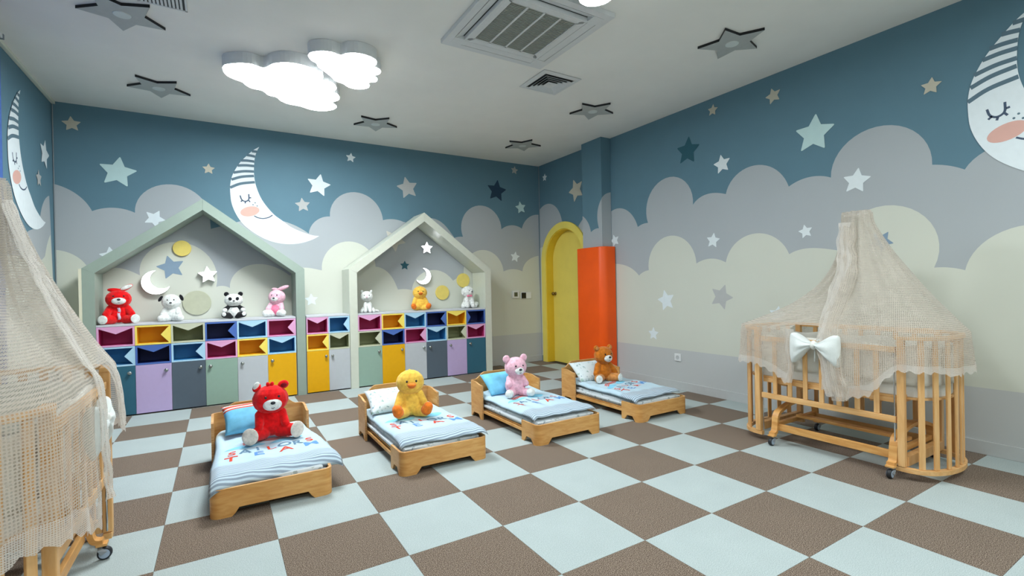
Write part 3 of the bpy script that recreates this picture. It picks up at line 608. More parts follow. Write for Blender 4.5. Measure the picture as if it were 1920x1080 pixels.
def house(x0, x1, zi, ze, zap, m_, m2, label):
    """gabled frame: posts 0.1 wide; ze outer eave height, zap outer apex"""
    t = empty('house_frame', ((x0+x1)/2, 3.7, 0)); off = (-(x0+x1)/2, -3.7, 0); xm = (x0+x1)/2
    y0, y1 = 3.488, YB-.0165; pw = .096; vt = .118; sl = (zap-ze)/(xm-x0)
    zin = ze+pw*sl-vt; g = .0008
    for s in (0, 1):
        a = [(x0, 0), (x0+pw, 0), (x0+pw, zin-g), (x0, ze-g)] if s == 0 else [(x1-pw, 0), (x1, 0), (x1, ze-g), (x1-pw, zin-g)]
        bm = nb(); prism(bm, a, 'y', y0, y1); obj('post', bm, m_, t, loc=off)
        r = [(x0, ze), (x0+pw, zin), (xm-g, zap-vt), (xm-g, zap)] if s == 0 else [(x1, ze), (x1-pw, zin), (xm+g, zap-vt), (xm+g, zap)]
        bm = nb(); prism(bm, r, 'y', y0, y1); obj('roof_board', bm, m_, t, loc=off)
    if m2:
        bm = nb(); box(bm, x0-.024, x0-.0005, y0, y1, 0, ze-.004); obj('side_edging', bm, m2, t, loc=off)
    return tag(t, label, 'house frame', 'house shaped frames over the lockers')
sageP = mat('sage_paint', '#92a297', .5, .01); creamP = mat('cream_paint', '#cbd0c2', .35, .01, spec=.5)
house(-1.864, .137, 1.44, 1.487, 2.235, sageP, mat('edging_cream', '#dcd9c2', .5, .01), 'sage green gabled house frame around the left shelf of toys')
house(.648, 2.645, 1.44, 1.487, 2.245, creamP, None, 'cream gabled house frame around the right shelf of toys, nearer the door')

# wall decorations in the houses
lit = mat('wall_lamp_glow', '#ffffff', .5, 0, emit=7); lside = mat('wall_lamp_side', '#d5d7d8', .5, .01)
def wall_lamp(name, pts, cx, cz, dep, label):
    t = empty(name, (cx, YB-.0046, cz)); bm = nb(); prism(bm, pts, 'y', -dep, 0); obj('lamp_body', bm, lside, t)
    bm = nb(); prism(bm, [(x*.985, y*.985) for x, y in pts], 'y', -dep-.003, -dep-.0004); obj('light_face', bm, lit, t)
    return tag(t, label, 'wall lamp', 'small lit wall lamps in the house frames')
wall_lamp('moon_lamp', crescent(0, 0, .13, .066, .108, 35), -1.315, 1.35, .055, 'lit white crescent moon lamp on the wall above the white toy dog with black ears')
wall_lamp('star_lamp', star_pts(0, 0, .098, 95, .5), -.835, 1.43, .06, 'lit white star lamp on the wall between the moon lamp and the toy panda')
wall_lamp('star_lamp', star_pts(0, 0, .088, 90, .5), 1.815, 1.80, .05, 'lit white star lamp high in the cream house frame')
wall_lamp('moon_lamp', crescent(0, 0, .115, .055, .098, 150), 1.755, 1.40, .045, 'lit white crescent moon lamp above the yellow toy duck on the shelf')
def disc(x, z, r, dep, m_, label):
    bm = nb(); lathe(bm, [(r*.99, 0), (r, -.001), (r, -dep+.002), (r-.002, -dep)], 0, 0, 0, 40, 'y')
    tag(obj('wall_disc', bm, m_, None, False, (x, YB-.0046, z)), label, 'wall decoration', 'round discs on the wall in the house frames')
yd = mat('disc_yellow', '#e3cf6e', .6, .02); gd = mat('disc_sage', '#b9bda5', .6, .02)
disc(-1.075, 1.73, .087, .022, yd, 'yellow wooden disc high on the wall in the sage house frame'); disc(-.945, 1.115, .138, .014, gd, 'large pale green disc on the wall behind the white toy dog')
disc(2.395, 1.335, .105, .014, yd, 'yellow disc on the wall behind the white toy poodle'); disc(2.055, 1.16, .105, .018, yd, 'yellow disc on the wall right of the shelf duck')

# orange padding round the foot of the column
def rr_pts(x0, x1, y0, y1, r, n=8):
    P = []
    for cx, cy, a in ((x0+r, y0+r, 180), (x1, y0, None), (x1, y1, None), (x0+r, y1-r, 90)):
        if a is None: P.append((cx, cy)); continue
        for k in range(n+1): P.append((cx+r*cos(radians(a+90*k/n)), cy+r*sin(radians(a+90*k/n))))
    return P
t = empty('column_padding', (3.7, 2.4, 0)); bm = nb()
out_ = [(XR-.016, 2.125)]+[(3.565+.10+.10*cos(radians(a)), 2.125+.10+.10*sin(radians(a))) for a in range(270, 179, -9)]+[(3.565+.05+.05*cos(radians(a)), 2.672-.05+.05*sin(radians(a))) for a in range(180, 89, -9)]+[(XR-.05, 2.672)]
inn = [(XR-.016, 2.195)]+[(3.633, 2.195)]*11+[(3.633, 2.605)]*11+[(XR-.05, 2.605)]
verts0 = []
for P, z in ((out_, .002), (out_, 1.735), (inn, 1.735), (inn, .002)): verts0.append([bm.verts.new((p[0], p[1], z)) for p in P])
for A, B in ((0, 1), (1, 2), (2, 3), (3, 0)):
    for k in range(len(out_)-1):
        vs = [verts0[A][k], verts0[A][k+1], verts0[B][k+1], verts0[B][k]]
        if len({tuple(v.co) for v in vs}) >= 3:
            bm.faces.new(vs)
bmesh.ops.remove_doubles(bm, verts=bm.verts[:], dist=.0002); bmesh.ops.recalc_face_normals(bm, faces=bm.faces[:])
o = obj('padding_wrap', bm, mat('orange_vinyl', '#f75a06', .45, .02, 4), t, True, (-3.7, -2.4, 0))
md = o.modifiers.new('b', 'BEVEL'); md.width = .006; md.segments = 2; md.limit_method = 'ANGLE'; md.angle_limit = radians(50)
tag(t, 'tall orange padded wrap around the column beside the yellow door', 'column padding')

# ================================================================ BEDS
birch = wood('birch_plywood', '#c98f4c', '#dcaa68', (2, 2, 10), .4); birch_e = wood('plywood_edge', '#dcb27a', '#b98550', (2, 2, 60), .5)
def upanel(name, par, x0, x1, yo, yi, r, ztop, feet, th=.016, wing_top=None, back_top=None):
    """U-shaped bent plywood end seen from above: two wings from yi to yo joined by a panel at yo with radius r. ztop(s) and zbot(s) give its edges"""
    s = 1 if yo > yi else -1
    pts = [(x0, yi)]; N_ = 8
    def line(a, b, n): return [(a[0]+(b[0]-a[0])*k/n, a[1]+(b[1]-a[1])*k/n) for k in range(1, n+1)]
    pts += line((x0, yi), (x0, yo-s*r), 10)
    pts += [(x0+r-r*cos(pi/2*k/N_), yo-s*r+s*r*sin(pi/2*k/N_)) for k in range(1, N_+1)]
    pts += line((x0+r, yo), (x1-r, yo), 30)
    pts += [(x1-r+r*sin(pi/2*k/N_), yo-s*r+s*r*cos(pi/2*k/N_)) for k in range(1, N_+1)]
    pts += line((x1, yo-s*r), (x1, yi), 10)
    L_ = [0]
    for a, b in zip(pts, pts[1:]): L_.append(L_[-1]+math.dist(a, b))
    tot = L_[-1]; wl = abs(yo-yi)
    bm = nb(); cols = []
    for i, p in enumerate(pts):
        a = Vector(pts[max(i-1, 0)]); b = Vector(pts[min(i+1, len(pts)-1)]); t_ = (b-a).normalized(); n_ = Vector((t_.y, -t_.x))
        n_ = n_ if s > 0 else -n_
        q = Vector(p)+n_*th
        zt = ztop(L_[i], tot, wl); zb = feet(L_[i], tot, wl)
        cols.append([bm.verts.new((p[0], p[1], zb)), bm.verts.new((p[0], p[1], zt)), bm.verts.new((q.x, q.y, zt)), bm.verts.new((q.x, q.y, zb))])
    for A, B in zip(cols, cols[1:]):
        for k in range(4):
            f = bm.faces.new((A[k], B[k], B[(k+1) % 4], A[(k+1) % 4])); f.material_index = 1 if k in (1, 3) else 0
    for c_ in (cols[0], cols[-1]): bm.faces.new(c_).material_index = 1
    bmesh.ops.recalc_face_normals(bm, faces=bm.faces[:])
    o = obj(name, bm, [birch, birch_e], par, True)
    md = o.modifiers.new('e', 'EDGE_SPLIT'); md.split_angle = radians(40)
    return o
def sstep(x): x = max(0, min(1, x)); return x*x*(3-2*x)
def feet_fn(h, m0, m1):
    def f(s, tot, wl):
        # wings: foot at the free end and at the corner; long side: foot near each corner
        def cut(u, L, a, b): return h*sstep((u-a)/.035)*sstep((L-b-u)/.035)
        if s < wl: return cut(s, wl, .035, .05)
        if s > tot-wl: return cut(tot-s, wl, .035, .05)
        return cut(s-wl, tot-2*wl, m0, m1)
    return f
def head_top(s, tot, wl):
    if s < wl: return .315+.02*sstep((s-wl*.1)/(wl*.5))
    if s > tot-wl: return .315+.02*sstep((tot-s-wl*.1)/(wl*.5))
    u = (s-wl)/(tot-2*wl); return .335+.062*sstep((u-.06)/.17)*sstep((.94-u)/.17)
def foot_top(s, tot, wl):
    return .158
sheetm = None
def dotsf(base, c2, c3, sc):
    def f(nt, N, L, b):
        tc = N.new('ShaderNodeTexCoord'); v = N.new('ShaderNodeTexVoronoi'); v.inputs['Scale'].default_value = sc
        n = N.new('ShaderNodeTexNoise'); n.inputs['Scale'].default_value = sc*1.5; L.new(tc.outputs['Object'], n.inputs['Vector'])
        ad = N.new('ShaderNodeMix'); ad.data_type = 'VECTOR'; ad.inputs[0].default_value = .06; L.new(tc.outputs['Object'], ad.inputs[4]); L.new(n.outputs['Color'], ad.inputs[5])
        L.new(ad.outputs[1], v.inputs['Vector'])
        r = N.new('ShaderNodeValToRGB'); e = r.color_ramp.elements; e[0].position = .22; e[0].color = (1, 1, 1, 1); e[1].position = .3; e[1].color = (0, 0, 0, 1)
        L.new(v.outputs['Distance'], r.inputs[0])
        mx = N.new('ShaderNodeMix'); mx.data_type = 'RGBA'; mx.inputs[6].default_value = srgb(base)+[1]
        mc = N.new('ShaderNodeMix'); mc.data_type = 'RGBA'; mc.inputs[6].default_value = srgb(c2)+[1]; mc.inputs[7].default_value = srgb(c3)+[1]
        L.new(v.outputs['Color'], mc.inputs[0]); L.new(mc.outputs[2], mx.inputs[7]); L.new(r.outputs[0], mx.inputs[0])
        L.new(mx.outputs[2], b.inputs['Base Color']); b.inputs['Roughness'].default_value = .85; b.inputs['Sheen Weight'].default_value = .2
    return f
sheetm = node_mat('patterned_sheet', dotsf('#cfd8dc', '#8796a2', '#aeb8b0', 22))
def stripef(nt, N, L, b):
    """pale blue cotton with fine darker stripes across towards the foot end"""
    tc = N.new('ShaderNodeTexCoord'); wv = N.new('ShaderNodeTexWave'); wv.bands_direction = 'Y'; wv.inputs['Scale'].default_value = 16; wv.inputs['Distortion'].default_value = .2
    L.new(tc.outputs['Object'], wv.inputs['Vector'])
    r = N.new('ShaderNodeValToRGB'); e = r.color_ramp.elements; e[0].position = .35; e[0].color = srgb('#8798a8')+[1]; e[1].position = .7; e[1].color = srgb('#bdd2df')+[1]
    L.new(wv.outputs[0], r.inputs[0])
    sx = N.new('ShaderNodeSeparateXYZ'); L.new(tc.outputs['Object'], sx.inputs[0])
    mr = N.new('ShaderNodeMapRange'); mr.inputs[1].default_value = -.34; mr.inputs[2].default_value = -.30; L.new(sx.outputs[1], mr.inputs[0])
    mx = N.new('ShaderNodeMix'); mx.data_type = 'RGBA'; L.new(mr.outputs[0], mx.inputs[0]); L.new(r.outputs[0], mx.inputs[6]); mx.inputs[7].default_value = srgb('#b8d4e3')+[1]
    n = N.new('ShaderNodeTexNoise'); n.inputs['Scale'].default_value = 60; L.new(tc.outputs['Object'], n.inputs['Vector'])
    bp = N.new('ShaderNodeBump'); bp.inputs['Strength'].default_value = .25; bp.inputs['Distance'].default_value = .003; L.new(n.outputs[0], bp.inputs['Height']); L.new(bp.outputs[0], b.inputs['Normal'])
    L.new(mx.outputs[2], b.inputs['Base Color']); b.inputs['Roughness'].default_value = .85; b.inputs['Sheen Weight'].default_value = .2
duvm = node_mat('pale_blue_duvet_cotton', stripef)
pr = {'red': mat('print_red', '#d4472f', .85, .03), 'blue': mat('print_blue', '#5f93cf', .85, .03), 'sky': mat('print_sky_blue', '#84cdea', .85, .03), 'slate': mat('print_slate', '#5d7f99', .85, .03), 'white': mat('print_white', '#f1f3f3', .85, .01)}
def text_mesh(s, size):
    c = bpy.data.curves.new('t', 'FONT'); c.body = s; c.size = size; c.align_x = 'CENTER'; c.offset = size*.018; c.resolution_u = 3
    o = bpy.data.objects.new('t', c); C.objects.link(o); dg = bpy.context.evaluated_depsgraph_get()
    me = bpy.data.meshes.new_from_object(o.evaluated_get(dg)); bpy.data.objects.remove(o); bpy.data.curves.remove(c)
    bm = nb(); bm.from_mesh(me); bpy.data.meshes.remove(me)
    bmesh.ops.triangulate(bm, faces=bm.faces[:])
    for _ in range(2):
        es = [e for e in bm.edges if e.calc_length() > .012]
        if es: bmesh.ops.subdivide_edges(bm, edges=es, cuts=1)
        bmesh.ops.triangulate(bm, faces=bm.faces[:])
    return bm
def make_bed(x0, x1, yf, yb, label):
    t = empty('toddler_bed', ((x0+x1)/2, (yf+yb)/2, 0)); L_ = (x1-x0)/2; W_ = (yb-yf)/2
    upanel('headboard', t, -L_, L_, W_, W_-.255, .045, head_top, feet_fn(.045, .09, .09))
    upanel('footboard', t, -L_, L_, -W_, -W_+.22, .05, foot_top, feet_fn(.045, .085, .085))
    for s in (-1, 1):
        bm = nb(); xx = s*(L_-.024); box(bm, xx-.007, xx+.007, -W_+.03, W_-.03, .060, .084, .002); obj('side_rail', bm, birch, t)
    bm = nb(); box(bm, -L_+.035, L_-.035, -W_+.03, W_-.03, .085, .094); obj('bed_base', bm, birch, t)
    return tag(t, label, 'bed', 'low wooden toddler beds in a row')
def mattress(x0, x1, y0, y1, label, z0=.0955, z1=.165):
    bm = nb(); box(bm, -(x1-x0)/2, (x1-x0)/2, -(y1-y0)/2, (y1-y0)/2, 0, z1-z0)
    bmesh.ops.bevel(bm, geom=bm.edges[:], offset=.025, segments=4, affect='EDGES')
    bmesh.ops.subdivide_edges(bm, edges=bm.edges[:], cuts=2, use_grid_fill=True)
    for v in bm.verts: v.co += Vector((noise.noise(v.co*9), noise.noise(v.co*9+Vector((5, 5, 5))), .6*noise.noise(v.co*8+Vector((9, 1, 2)))))*.006
    return tag(obj('mattress', bm, sheetm, None, True, ((x0+x1)/2, (y0+y1)/2, z0)), label, 'mattress', 'thin patterned mattresses on the toddler beds')
def duvet(org, corners, z0, seed, label, drop=(0, 0, 0, 0), fold=0, printed=(0, .0, 1), lift=0, base=None, maxdrop=None):
    """corners: far-left, far-right, near-left, near-right in world plan; drop: extra fall at left, right, near, far edge"""
    FL, FR, NL, NR = [Vector(c) for c in corners]; nx, ny = 56, 70; ox, oy = org
    def surf(u, v):
        p = NL.lerp(NR, u).lerp(FL.lerp(FR, u), v)
        q = Vector((u*3.1+seed*7.7, v*4.3, seed*3.3))
        p = p+Vector((noise.noise(q), noise.noise(q+Vector((3, 8, 1)))))*.012
        z = z0+.008*noise.noise(q*1.6)+.006*noise.noise(Vector((u*9+seed, v*3, 2)))+.0035*noise.noise(Vector((u*7+v*9, v*16-u*5, seed)))
        z += lift*sstep((v-.72)/.2)
        for d_, e_ in ((u, drop[0]), (1-u, drop[1]), (v, drop[2]), (1-v, drop[3])):
            k = max(0, 1-d_/.07); z -= (e_+.012)*k**2
        return p, z
    bm = nb(); G = []
    for j in range(ny+1):
        row = []
        for i in range(nx+1):
            p, z = surf(i/nx, j/ny); row.append(bm.verts.new((p.x-ox, p.y-oy, z)))
        G.append(row)
    for j in range(ny):
        for i in range(nx): bm.faces.new((G[j][i], G[j][i+1], G[j+1][i+1], G[j+1][i]))
    # closed underside, pillowed edge
    cx = sum(c[0] for c in corners)/4-ox; cy = sum(c[1] for c in corners)/4-oy
    B_ = []
    for j in range(ny+1):
        row = []
        for i in range(nx+1):
            v = G[j][i].co; e = min(i/nx, 1-i/nx, j/ny, 1-j/ny); th = .007+.016*min(1, e/.06)
            if e == 0: row.append(G[j][i])
            else: row.append(bm.verts.new((v.x, v.y, v.z-th)))
        B_.append(row)
    for j in range(ny):
        for i in range(nx): bm.faces.new((B_[j][i], B_[j+1][i], B_[j+1][i+1], B_[j][i+1]))
    o = obj('duvet', bm, duvm, None, True, (ox, oy, 0))
    tag(o, label, 'duvet', 'pale blue duvets on the toddler beds')
    # printed picture and words: everything is laid on the cloth in the cloth's own u,v
    wd = ((NR-NL).length+(FR-FL).length)/2; ht = ((FL-NL).length+(FR-NR).length)/2
    ang, sh, sc = printed
    def lay(bm, name, m_, x, y, off=.0016):
        for v in bm.verts:
            px, py = (v.co.x+x)*sc, (v.co.y+y)*sc
            a = radians(ang); px, py = px*cos(a)-py*sin(a), px*sin(a)+py*cos(a)
            u = .5+px/wd; vv = .42+sh+py/ht
            p, z = surf(max(.01, min(.99, u)), max(.01, min(.99, vv)))
            v.co = (p.x-ox, p.y-oy, z+off)
        return obj(name, bm, m_, o)
    cols = ['red', 'slate', 'slate', 'red', 'slate', 'slate', 'red']
    for k, ch in enumerate('SAILORS'):
        lay(text_mesh(ch, .105), 'printed_letter', pr[cols[k]], -.225+k*.075, -.035+.012*math.sin(k*.9))
    for k, ch in enumerate('TEAM'): lay(text_mesh(ch, .12), 'printed_letter', pr[['red', 'blue', 'red', 'blue'][k]], -.225+k*.148, -.142)
    def patch(pts, name, m_, x, y, off=.0012):
        sp = [(p.x, p.y) for p in spline(pts+[pts[0]], 4)[:-1]]; bm = nb(); bm.faces.new([bm.verts.new((a, b, 0)) for a, b in sp])
        bmesh.ops.triangulate(bm, faces=bm.faces[:])
        for _ in range(3):
            es = [e for e in bm.edges if e.calc_length() > .018]
            if es: bmesh.ops.subdivide_edges(bm, edges=es, cuts=1); bmesh.ops.triangulate(bm, faces=bm.faces[:])
        return lay(bm, name, m_, x, y, off)
    patch([(-.27, -.02), (-.20, .035), (-.1, .05), (-.02, .02), (-.05, -.015), (-.15, -.03)], 'printed_cloud', pr['sky'], 0, .10)
    patch([(0, -.01), (.06, .05), (.15, .06), (.21, .02), (.17, -.03), (.07, -.04)], 'printed_cloud', pr['sky'], 0, .11)
    for k in range(3): patch([(-.15, .0+k*.02), (-.05, .035+k*.02), (.05, .02+k*.02), (.13, .035+k*.02), (.13, .043+k*.02), (.05, .030+k*.02), (-.05, .045+k*.02), (-.15, .010+k*.02)], 'printed_ribbon', pr['red'], 0, .135, .0022)
    return o
def pillow(loc, rot, w_, h_, th, mats_, label, seed=0, mi=None):
    bm = nb(); n_ = 22; tops = {}
    for s in (1, -1):
        for i in range(n_+1):
            for j in range(n_+1):
                u, v = i/n_*2-1, j/n_*2-1
                e = max(0, (1-abs(u)**3.2)*(1-abs(v)**3.2))**.55
                pin = 1-.07*(1-abs(v)**2)*abs(u)**2; pin2 = 1-.07*(1-abs(u)**2)*abs(v)**2
                z = s*th/2*e*(1+.12*noise.noise(Vector((u*2+seed, v*2, s))))
                if s == -1 and (i in (0, n_) or j in (0, n_)): tops[s, i, j] = tops[1, i, j]
                else: tops[s, i, j] = bm.verts.new((u*w_/2*pin, v*h_/2*pin2, z))
    for s in (1, -1):
        for i in range(n_):
            for j in range(n_):
                q = [tops[s, i, j], tops[s, i+1, j], tops[s, i+1, j+1], tops[s, i, j+1]]
                f = bm.faces.new(q if s > 0 else q[::-1])
                if mi: f.material_index = mi((i+.5)/n_, (j+.5)/n_)
    o = obj('pillow', bm, mats_, None, True, loc); o.rotation_euler = rot
    return tag(o, label, 'pillow', 'small pillows on the toddler beds')
BX = [(-.795, -.160), (.262, .905), (1.330, 1.985), (2.420, 3.060)]
nm = ['leftmost low plywood toddler bed, under the red bear', 'second low plywood toddler bed from the left, under the yellow duck', 'third low plywood toddler bed, under the pink bear', 'rightmost low plywood toddler bed, under the brown bear beside the right wall']
mn = ['mattress of the leftmost bed, almost hidden under its duvet', 'patterned mattress showing beside the duvet of the duck bed', 'patterned mattress showing beside the duvet of the pink bear bed', 'patterned mattress showing beside the duvet of the brown bear bed']
for (a, b), l, ml in zip(BX, nm, mn):
    make_bed(a, b, .408, 1.565, l); mattress(a+.022, b-.022, .43, 1.54, ml)
dl = ['pale blue printed duvet hanging over the right corner of the leftmost bed', 'pale blue printed duvet on the bed of the yellow duck', 'pale blue printed duvet on the bed of the pink bear', 'pale blue printed duvet on the bed of the brown bear by the right wall']
duvet((-.48, .98), [(-.765, 1.50), (-.185, 1.47), (-.800, .398), (-.075, .50)], .208, 1, dl[0], (.02, .02, .045, 0), lift=.012)
duvet((.58, .98), [(.285, 1.50), (.875, 1.47), (.285, .475), (.915, .425)], .214, 2, dl[1], (.02, .01, .02, 0), lift=.012)
duvet((1.65, .98), [(1.355, 1.50), (1.955, 1.49), (1.35, .475), (1.975, .455)], .218, 3, dl[2], (.02, .01, .01, 0), printed=(8, .02, .92), lift=.012)
duvet((2.74, .98), [(2.455, 1.50), (3.03, 1.48), (2.43, .455), (3.06, .49)], .216, 4, dl[3], (.02, .0, .01, 0), printed=(22, .0, .9), lift=.012)
pb = mat('pillow_sky_blue', '#74c3e6', .85, .12, 9, .1, 60); prd = mat('pillow_red_stripe', '#d9533c', .85, .03); pw_ = node_mat('pillow_patterned', dotsf('#d3e0e4', '#7f9fb0', '#a6c3b0', 26))
pwh = mat('pillow_white_stripe', '#e9eeee', .85, .03)
pillow((-.525, 1.36, .315), (radians(38), radians(0), radians(6)), .40, .26, .10, [pb, prd, pwh], 'sky blue pillow with red and white stripes, leaning behind the red bear', 1, lambda u, v: 0 if v < .72 else (1 if int(v*18) % 2 else 2))
pillow((.50, 1.34, .302), (radians(34), 0, radians(0)), .42, .27, .09, [pw_], 'white patterned pillow leaning behind the yellow duck', 2)
pillow((1.585, 1.36, .31), (radians(40), 0, radians(4)), .40, .26, .10, [pb], 'plain sky blue pillow leaning behind the pink bear', 3)
pillow((2.70, 1.36, .305), (radians(38), 0, radians(-4)), .46, .28, .09, [pw_], 'white patterned pillow leaning behind the brown bear', 4)

# ================================================================ PLUSH TOYS
def plush(name, col, sheen=.2): return mat(name, col, .95, .10, 40, .6, 260, sheen=sheen, spec=.1, bdist=.004)
def remesh(blobs, mats_, vox, sm=3):
    """one continuous skin over the given ellipsoids / capsules; each face takes the colour of the blob it came from"""
    bm = nb()
    flat = []
    for b in blobs:
        if len(b) == 3 or isinstance(b[1], (int, float)) is False and len(b) == 3:
            flat.append((Vector(b[0]), Vector(b[1]), b[2]))
        else:                                   # capsule: p0, p1, r0, r1, material
            p0, p1, r0, r1, mi = b; n_ = 7
            for k in range(n_+1):
                t_ = k/n_; r = r0+(r1-r0)*t_; flat.append((Vector(p0).lerp(Vector(p1), t_), Vector((r, r, r)), mi))
    for c_, r, mi in flat: ell(bm, c_, r, 14, 9)
    me = bpy.data.meshes.new('r'); bm.to_mesh(me); bm.free(); o = bpy.data.objects.new('r', me); C.objects.link(o)
    md = o.modifiers.new('r', 'REMESH'); md.mode = 'VOXEL'; md.voxel_size = vox
    ms = o.modifiers.new('s', 'SMOOTH'); ms.factor = .5; ms.iterations = sm
    dg = bpy.context.evaluated_depsgraph_get(); m2 = bpy.data.meshes.new_from_object(o.evaluated_get(dg))
    bpy.data.objects.remove(o); bpy.data.meshes.remove(me)
    for p in m2.polygons:
        best, bi = 1e9, 0
        for c_, r, mi in flat:
            d = p.center-c_; k = sqrt((d.x/r.x)**2+(d.y/r.y)**2+(d.z/r.z)**2); k = (k-1)*min(r)
            if k < best: best, bi = k, mi
        p.material_index = bi
    return m2
blackm = mat('black_button', '#0d0d10', .18, .01, spec=.6); noseb = mat('nose_charcoal', '#2a2f36', .4, .03)
def toy(name, loc, rz, Hs, cols, label, cat, group, head=(0, -.02, .70, .235, .215, .225), torso=(.265, .20, .26), arm=None, leg=None, pads=None, ears=None, muzzle=None, extra=None, belly=None, face=None, eyes=(.085, .74), turn=0, WK=1.0):
    """seated plush toy, unit height; faces -y. cols: list of (material) ; index 0 body"""
    t = empty(name, loc, rz); M_ = cols; S = Hs; HK = 1.17
    head = head[:3]+(head[3]*1.32, head[4]*HK, head[5]*HK); eyes = (eyes[0]*1.28, head[2]+(eyes[1]-head[2])*HK)
    if muzzle: muzzle = (muzzle[0], (muzzle[1][0]*1.32, muzzle[1][1]*1.2, muzzle[1][2]*1.2), muzzle[2]*HK, muzzle[3])
    def V(p): return tuple(x*S for x in p)
    Ht = Matrix.Translation(Vector(head[:3])) @ Matrix.Rotation(turn, 4, 'Z') @ Matrix.Translation(-Vector(head[:3]))
    def HV(p): return tuple((Ht @ Vector(p)))
    arm = arm or [((.19, -.02, .43), (.29, -.20, .27), .10, .085, 0)]; leg = leg or [((.15, -.08, .12), (.34, -.32, .12), .13, .11, 0)]
    arm = [((a[0][0]*WK, a[0][1], a[0][2]), (a[1][0]*WK, a[1][1], a[1][2]))+a[2:] for a in arm]; leg = [((a[0][0]*WK, a[0][1], a[0][2]), (a[1][0]*WK, a[1][1], a[1][2]))+a[2:] for a in leg]
    B = [((0, .02, .27), (torso[0], torso[1], torso[2]), 0), (head[:3], head[3:6], face or 0), ((0, .0, .50), (.12, .12, .08), 0)]
    if belly is not None: B.append(((0, -.045, .26), (torso[0]*.72, torso[1]*.80, torso[2]*.80), belly))
    for a in arm:
        for s in (-1, 1): B.append(((a[0][0]*s, a[0][1], a[0][2]), (a[1][0]*s, a[1][1], a[1][2]), a[2], a[3], a[4]))
    for a in leg:
        for s in (-1, 1): B.append(((a[0][0]*s, a[0][1], a[0][2]), (a[1][0]*s, a[1][1], a[1][2]), a[2], a[3], a[4]))
    if extra: B += extra
    BB = []
    for b in B:
        if len(b) == 3: BB.append((V(b[0]), V(b[1]), b[2]))
        else: BB.append((V(b[0]), V(b[1]), b[2]*S, b[3]*S, b[4]))
    me = remesh(BB, M_, max(.0032, .011*S/.35*.35))
    # sit exactly on the surface below
    zmin = min(v.co.z for v in me.vertices)
    for v in me.vertices: v.co.z -= zmin
    body = obj('body', me, M_, t, True)
    dz = -zmin
    def part(nm, blobs, m_, par=t):
        bm = nb()
        for c_, r, rot in blobs: ell(bm, (c_[0]*S, c_[1]*S, c_[2]*S+dz), (r[0]*S, r[1]*S, r[2]*S), 16, 10, rot)
        return obj(nm, bm, m_, par, True)
    hx, hy, hz = head[:3]
    Rt = Matrix.Rotation(turn, 3, 'Z')
    def hp(dx, dy, dz_, k=1.0): p = Rt @ Vector((dx*(1.3 if k > 1 else 1), dy*k, dz_*k)); return (hx+p.x, hy+p.y, hz+p.z)
    fy = -head[4]
    if muzzle:
        mm, mr, mz = muzzle[0], muzzle[1], muzzle[2]
        part('muzzle', [(hp(0, fy*.88, mz), mr, Rt)], mm)
        if muzzle[3]: part('nose', [(hp(0, fy*.88-mr[1]*.92, mz+mr[2]*.42), (.042, .026, .03), Rt)], muzzle[3])
        bm = nb(); mo = [hp(x, fy*.88-mr[1]*(.98-.35*abs(x)/.06), mz-mr[2]*(.45-.25*(x/.06)**2)) for x in (-.06, -.03, 0, .03, .06)]
        tube(bm, [(p[0]*S, p[1]*S, p[2]*S+dz) for p in mo], .006*S, 5); obj('mouth_stitch', bm, noseb, t)
    for s in (-1, 1):
        ex, ez = eyes; ez -= head[2]
        k = sqrt(max(.02, 1-(ex/head[3])**2-(ez/head[5])**2))
        p = hp(ex*s, fy*k*.985, ez); part('eye', [(p, (.022, .014, .024), Rt)], blackm)
    if ears:
        for e in ears(lambda a_, b_, c_: hp(a_, b_, c_, HK), Rt): part(e[0], [(c2, tuple(q*1.15 for q in r2), m2) for c2, r2, m2 in e[1]], e[2])
    if pads:
        for s in (-1, 1):
            c_, r, m_, rot = pads
            part('foot_pad', [((c_[0]*s, c_[1], c_[2]), r, Matrix.Rotation(rot*s, 3, 'Z'))], m_)
    return tag(t, label, cat, group), part, hp, Rt
GS, GB = 'plush toys on the house shelves', 'plush toys on the toddler beds'
red = plush('red_plush', '#e01418'); wht = plush('white_plush', '#e3e7e4'); blk = plush('black_plush', '#1b1c20', .2); pink = plush('pink_plush', '#e9a9c0'); pale = plush('pale_pink_plush', '#f0bccd')
yelp = plush('yellow_plush', '#fcc453'); orp = plush('orange_plush', '#ee7d28'); brn = plush('brown_plush', '#c06f20'); crm = plush('cream_plush', '#ddd6cb'); dkr = plush('dark_red_trim', '#7d1020'); pkd = plush('deep_pink_plush', '#ef7f9d'); brl = plush('light_brown_plush', '#c98a4c')
def round_ears(dx, dz, r, m1, m2=None):
    def f(hp, Rt):
        out = []
        for s in (-1, 1):
            out.append(('ear', [(hp(dx*s, .02, dz), (r, r*.5, r), Rt)], m1))
            if m2: out.append(('inner_ear', [(hp(dx*s, -.02, dz-.005), (r*.65, r*.3, r*.65), Rt)], m2))
        return out
    return f
def rotx(a): return Matrix.Rotation(a, 3, 'X')
def roty(a): return Matrix.Rotation(a, 3, 'Y')
SZ = .9285
PADW = ((.29, -.425, .125), (.088, .022, .105), None, .35)
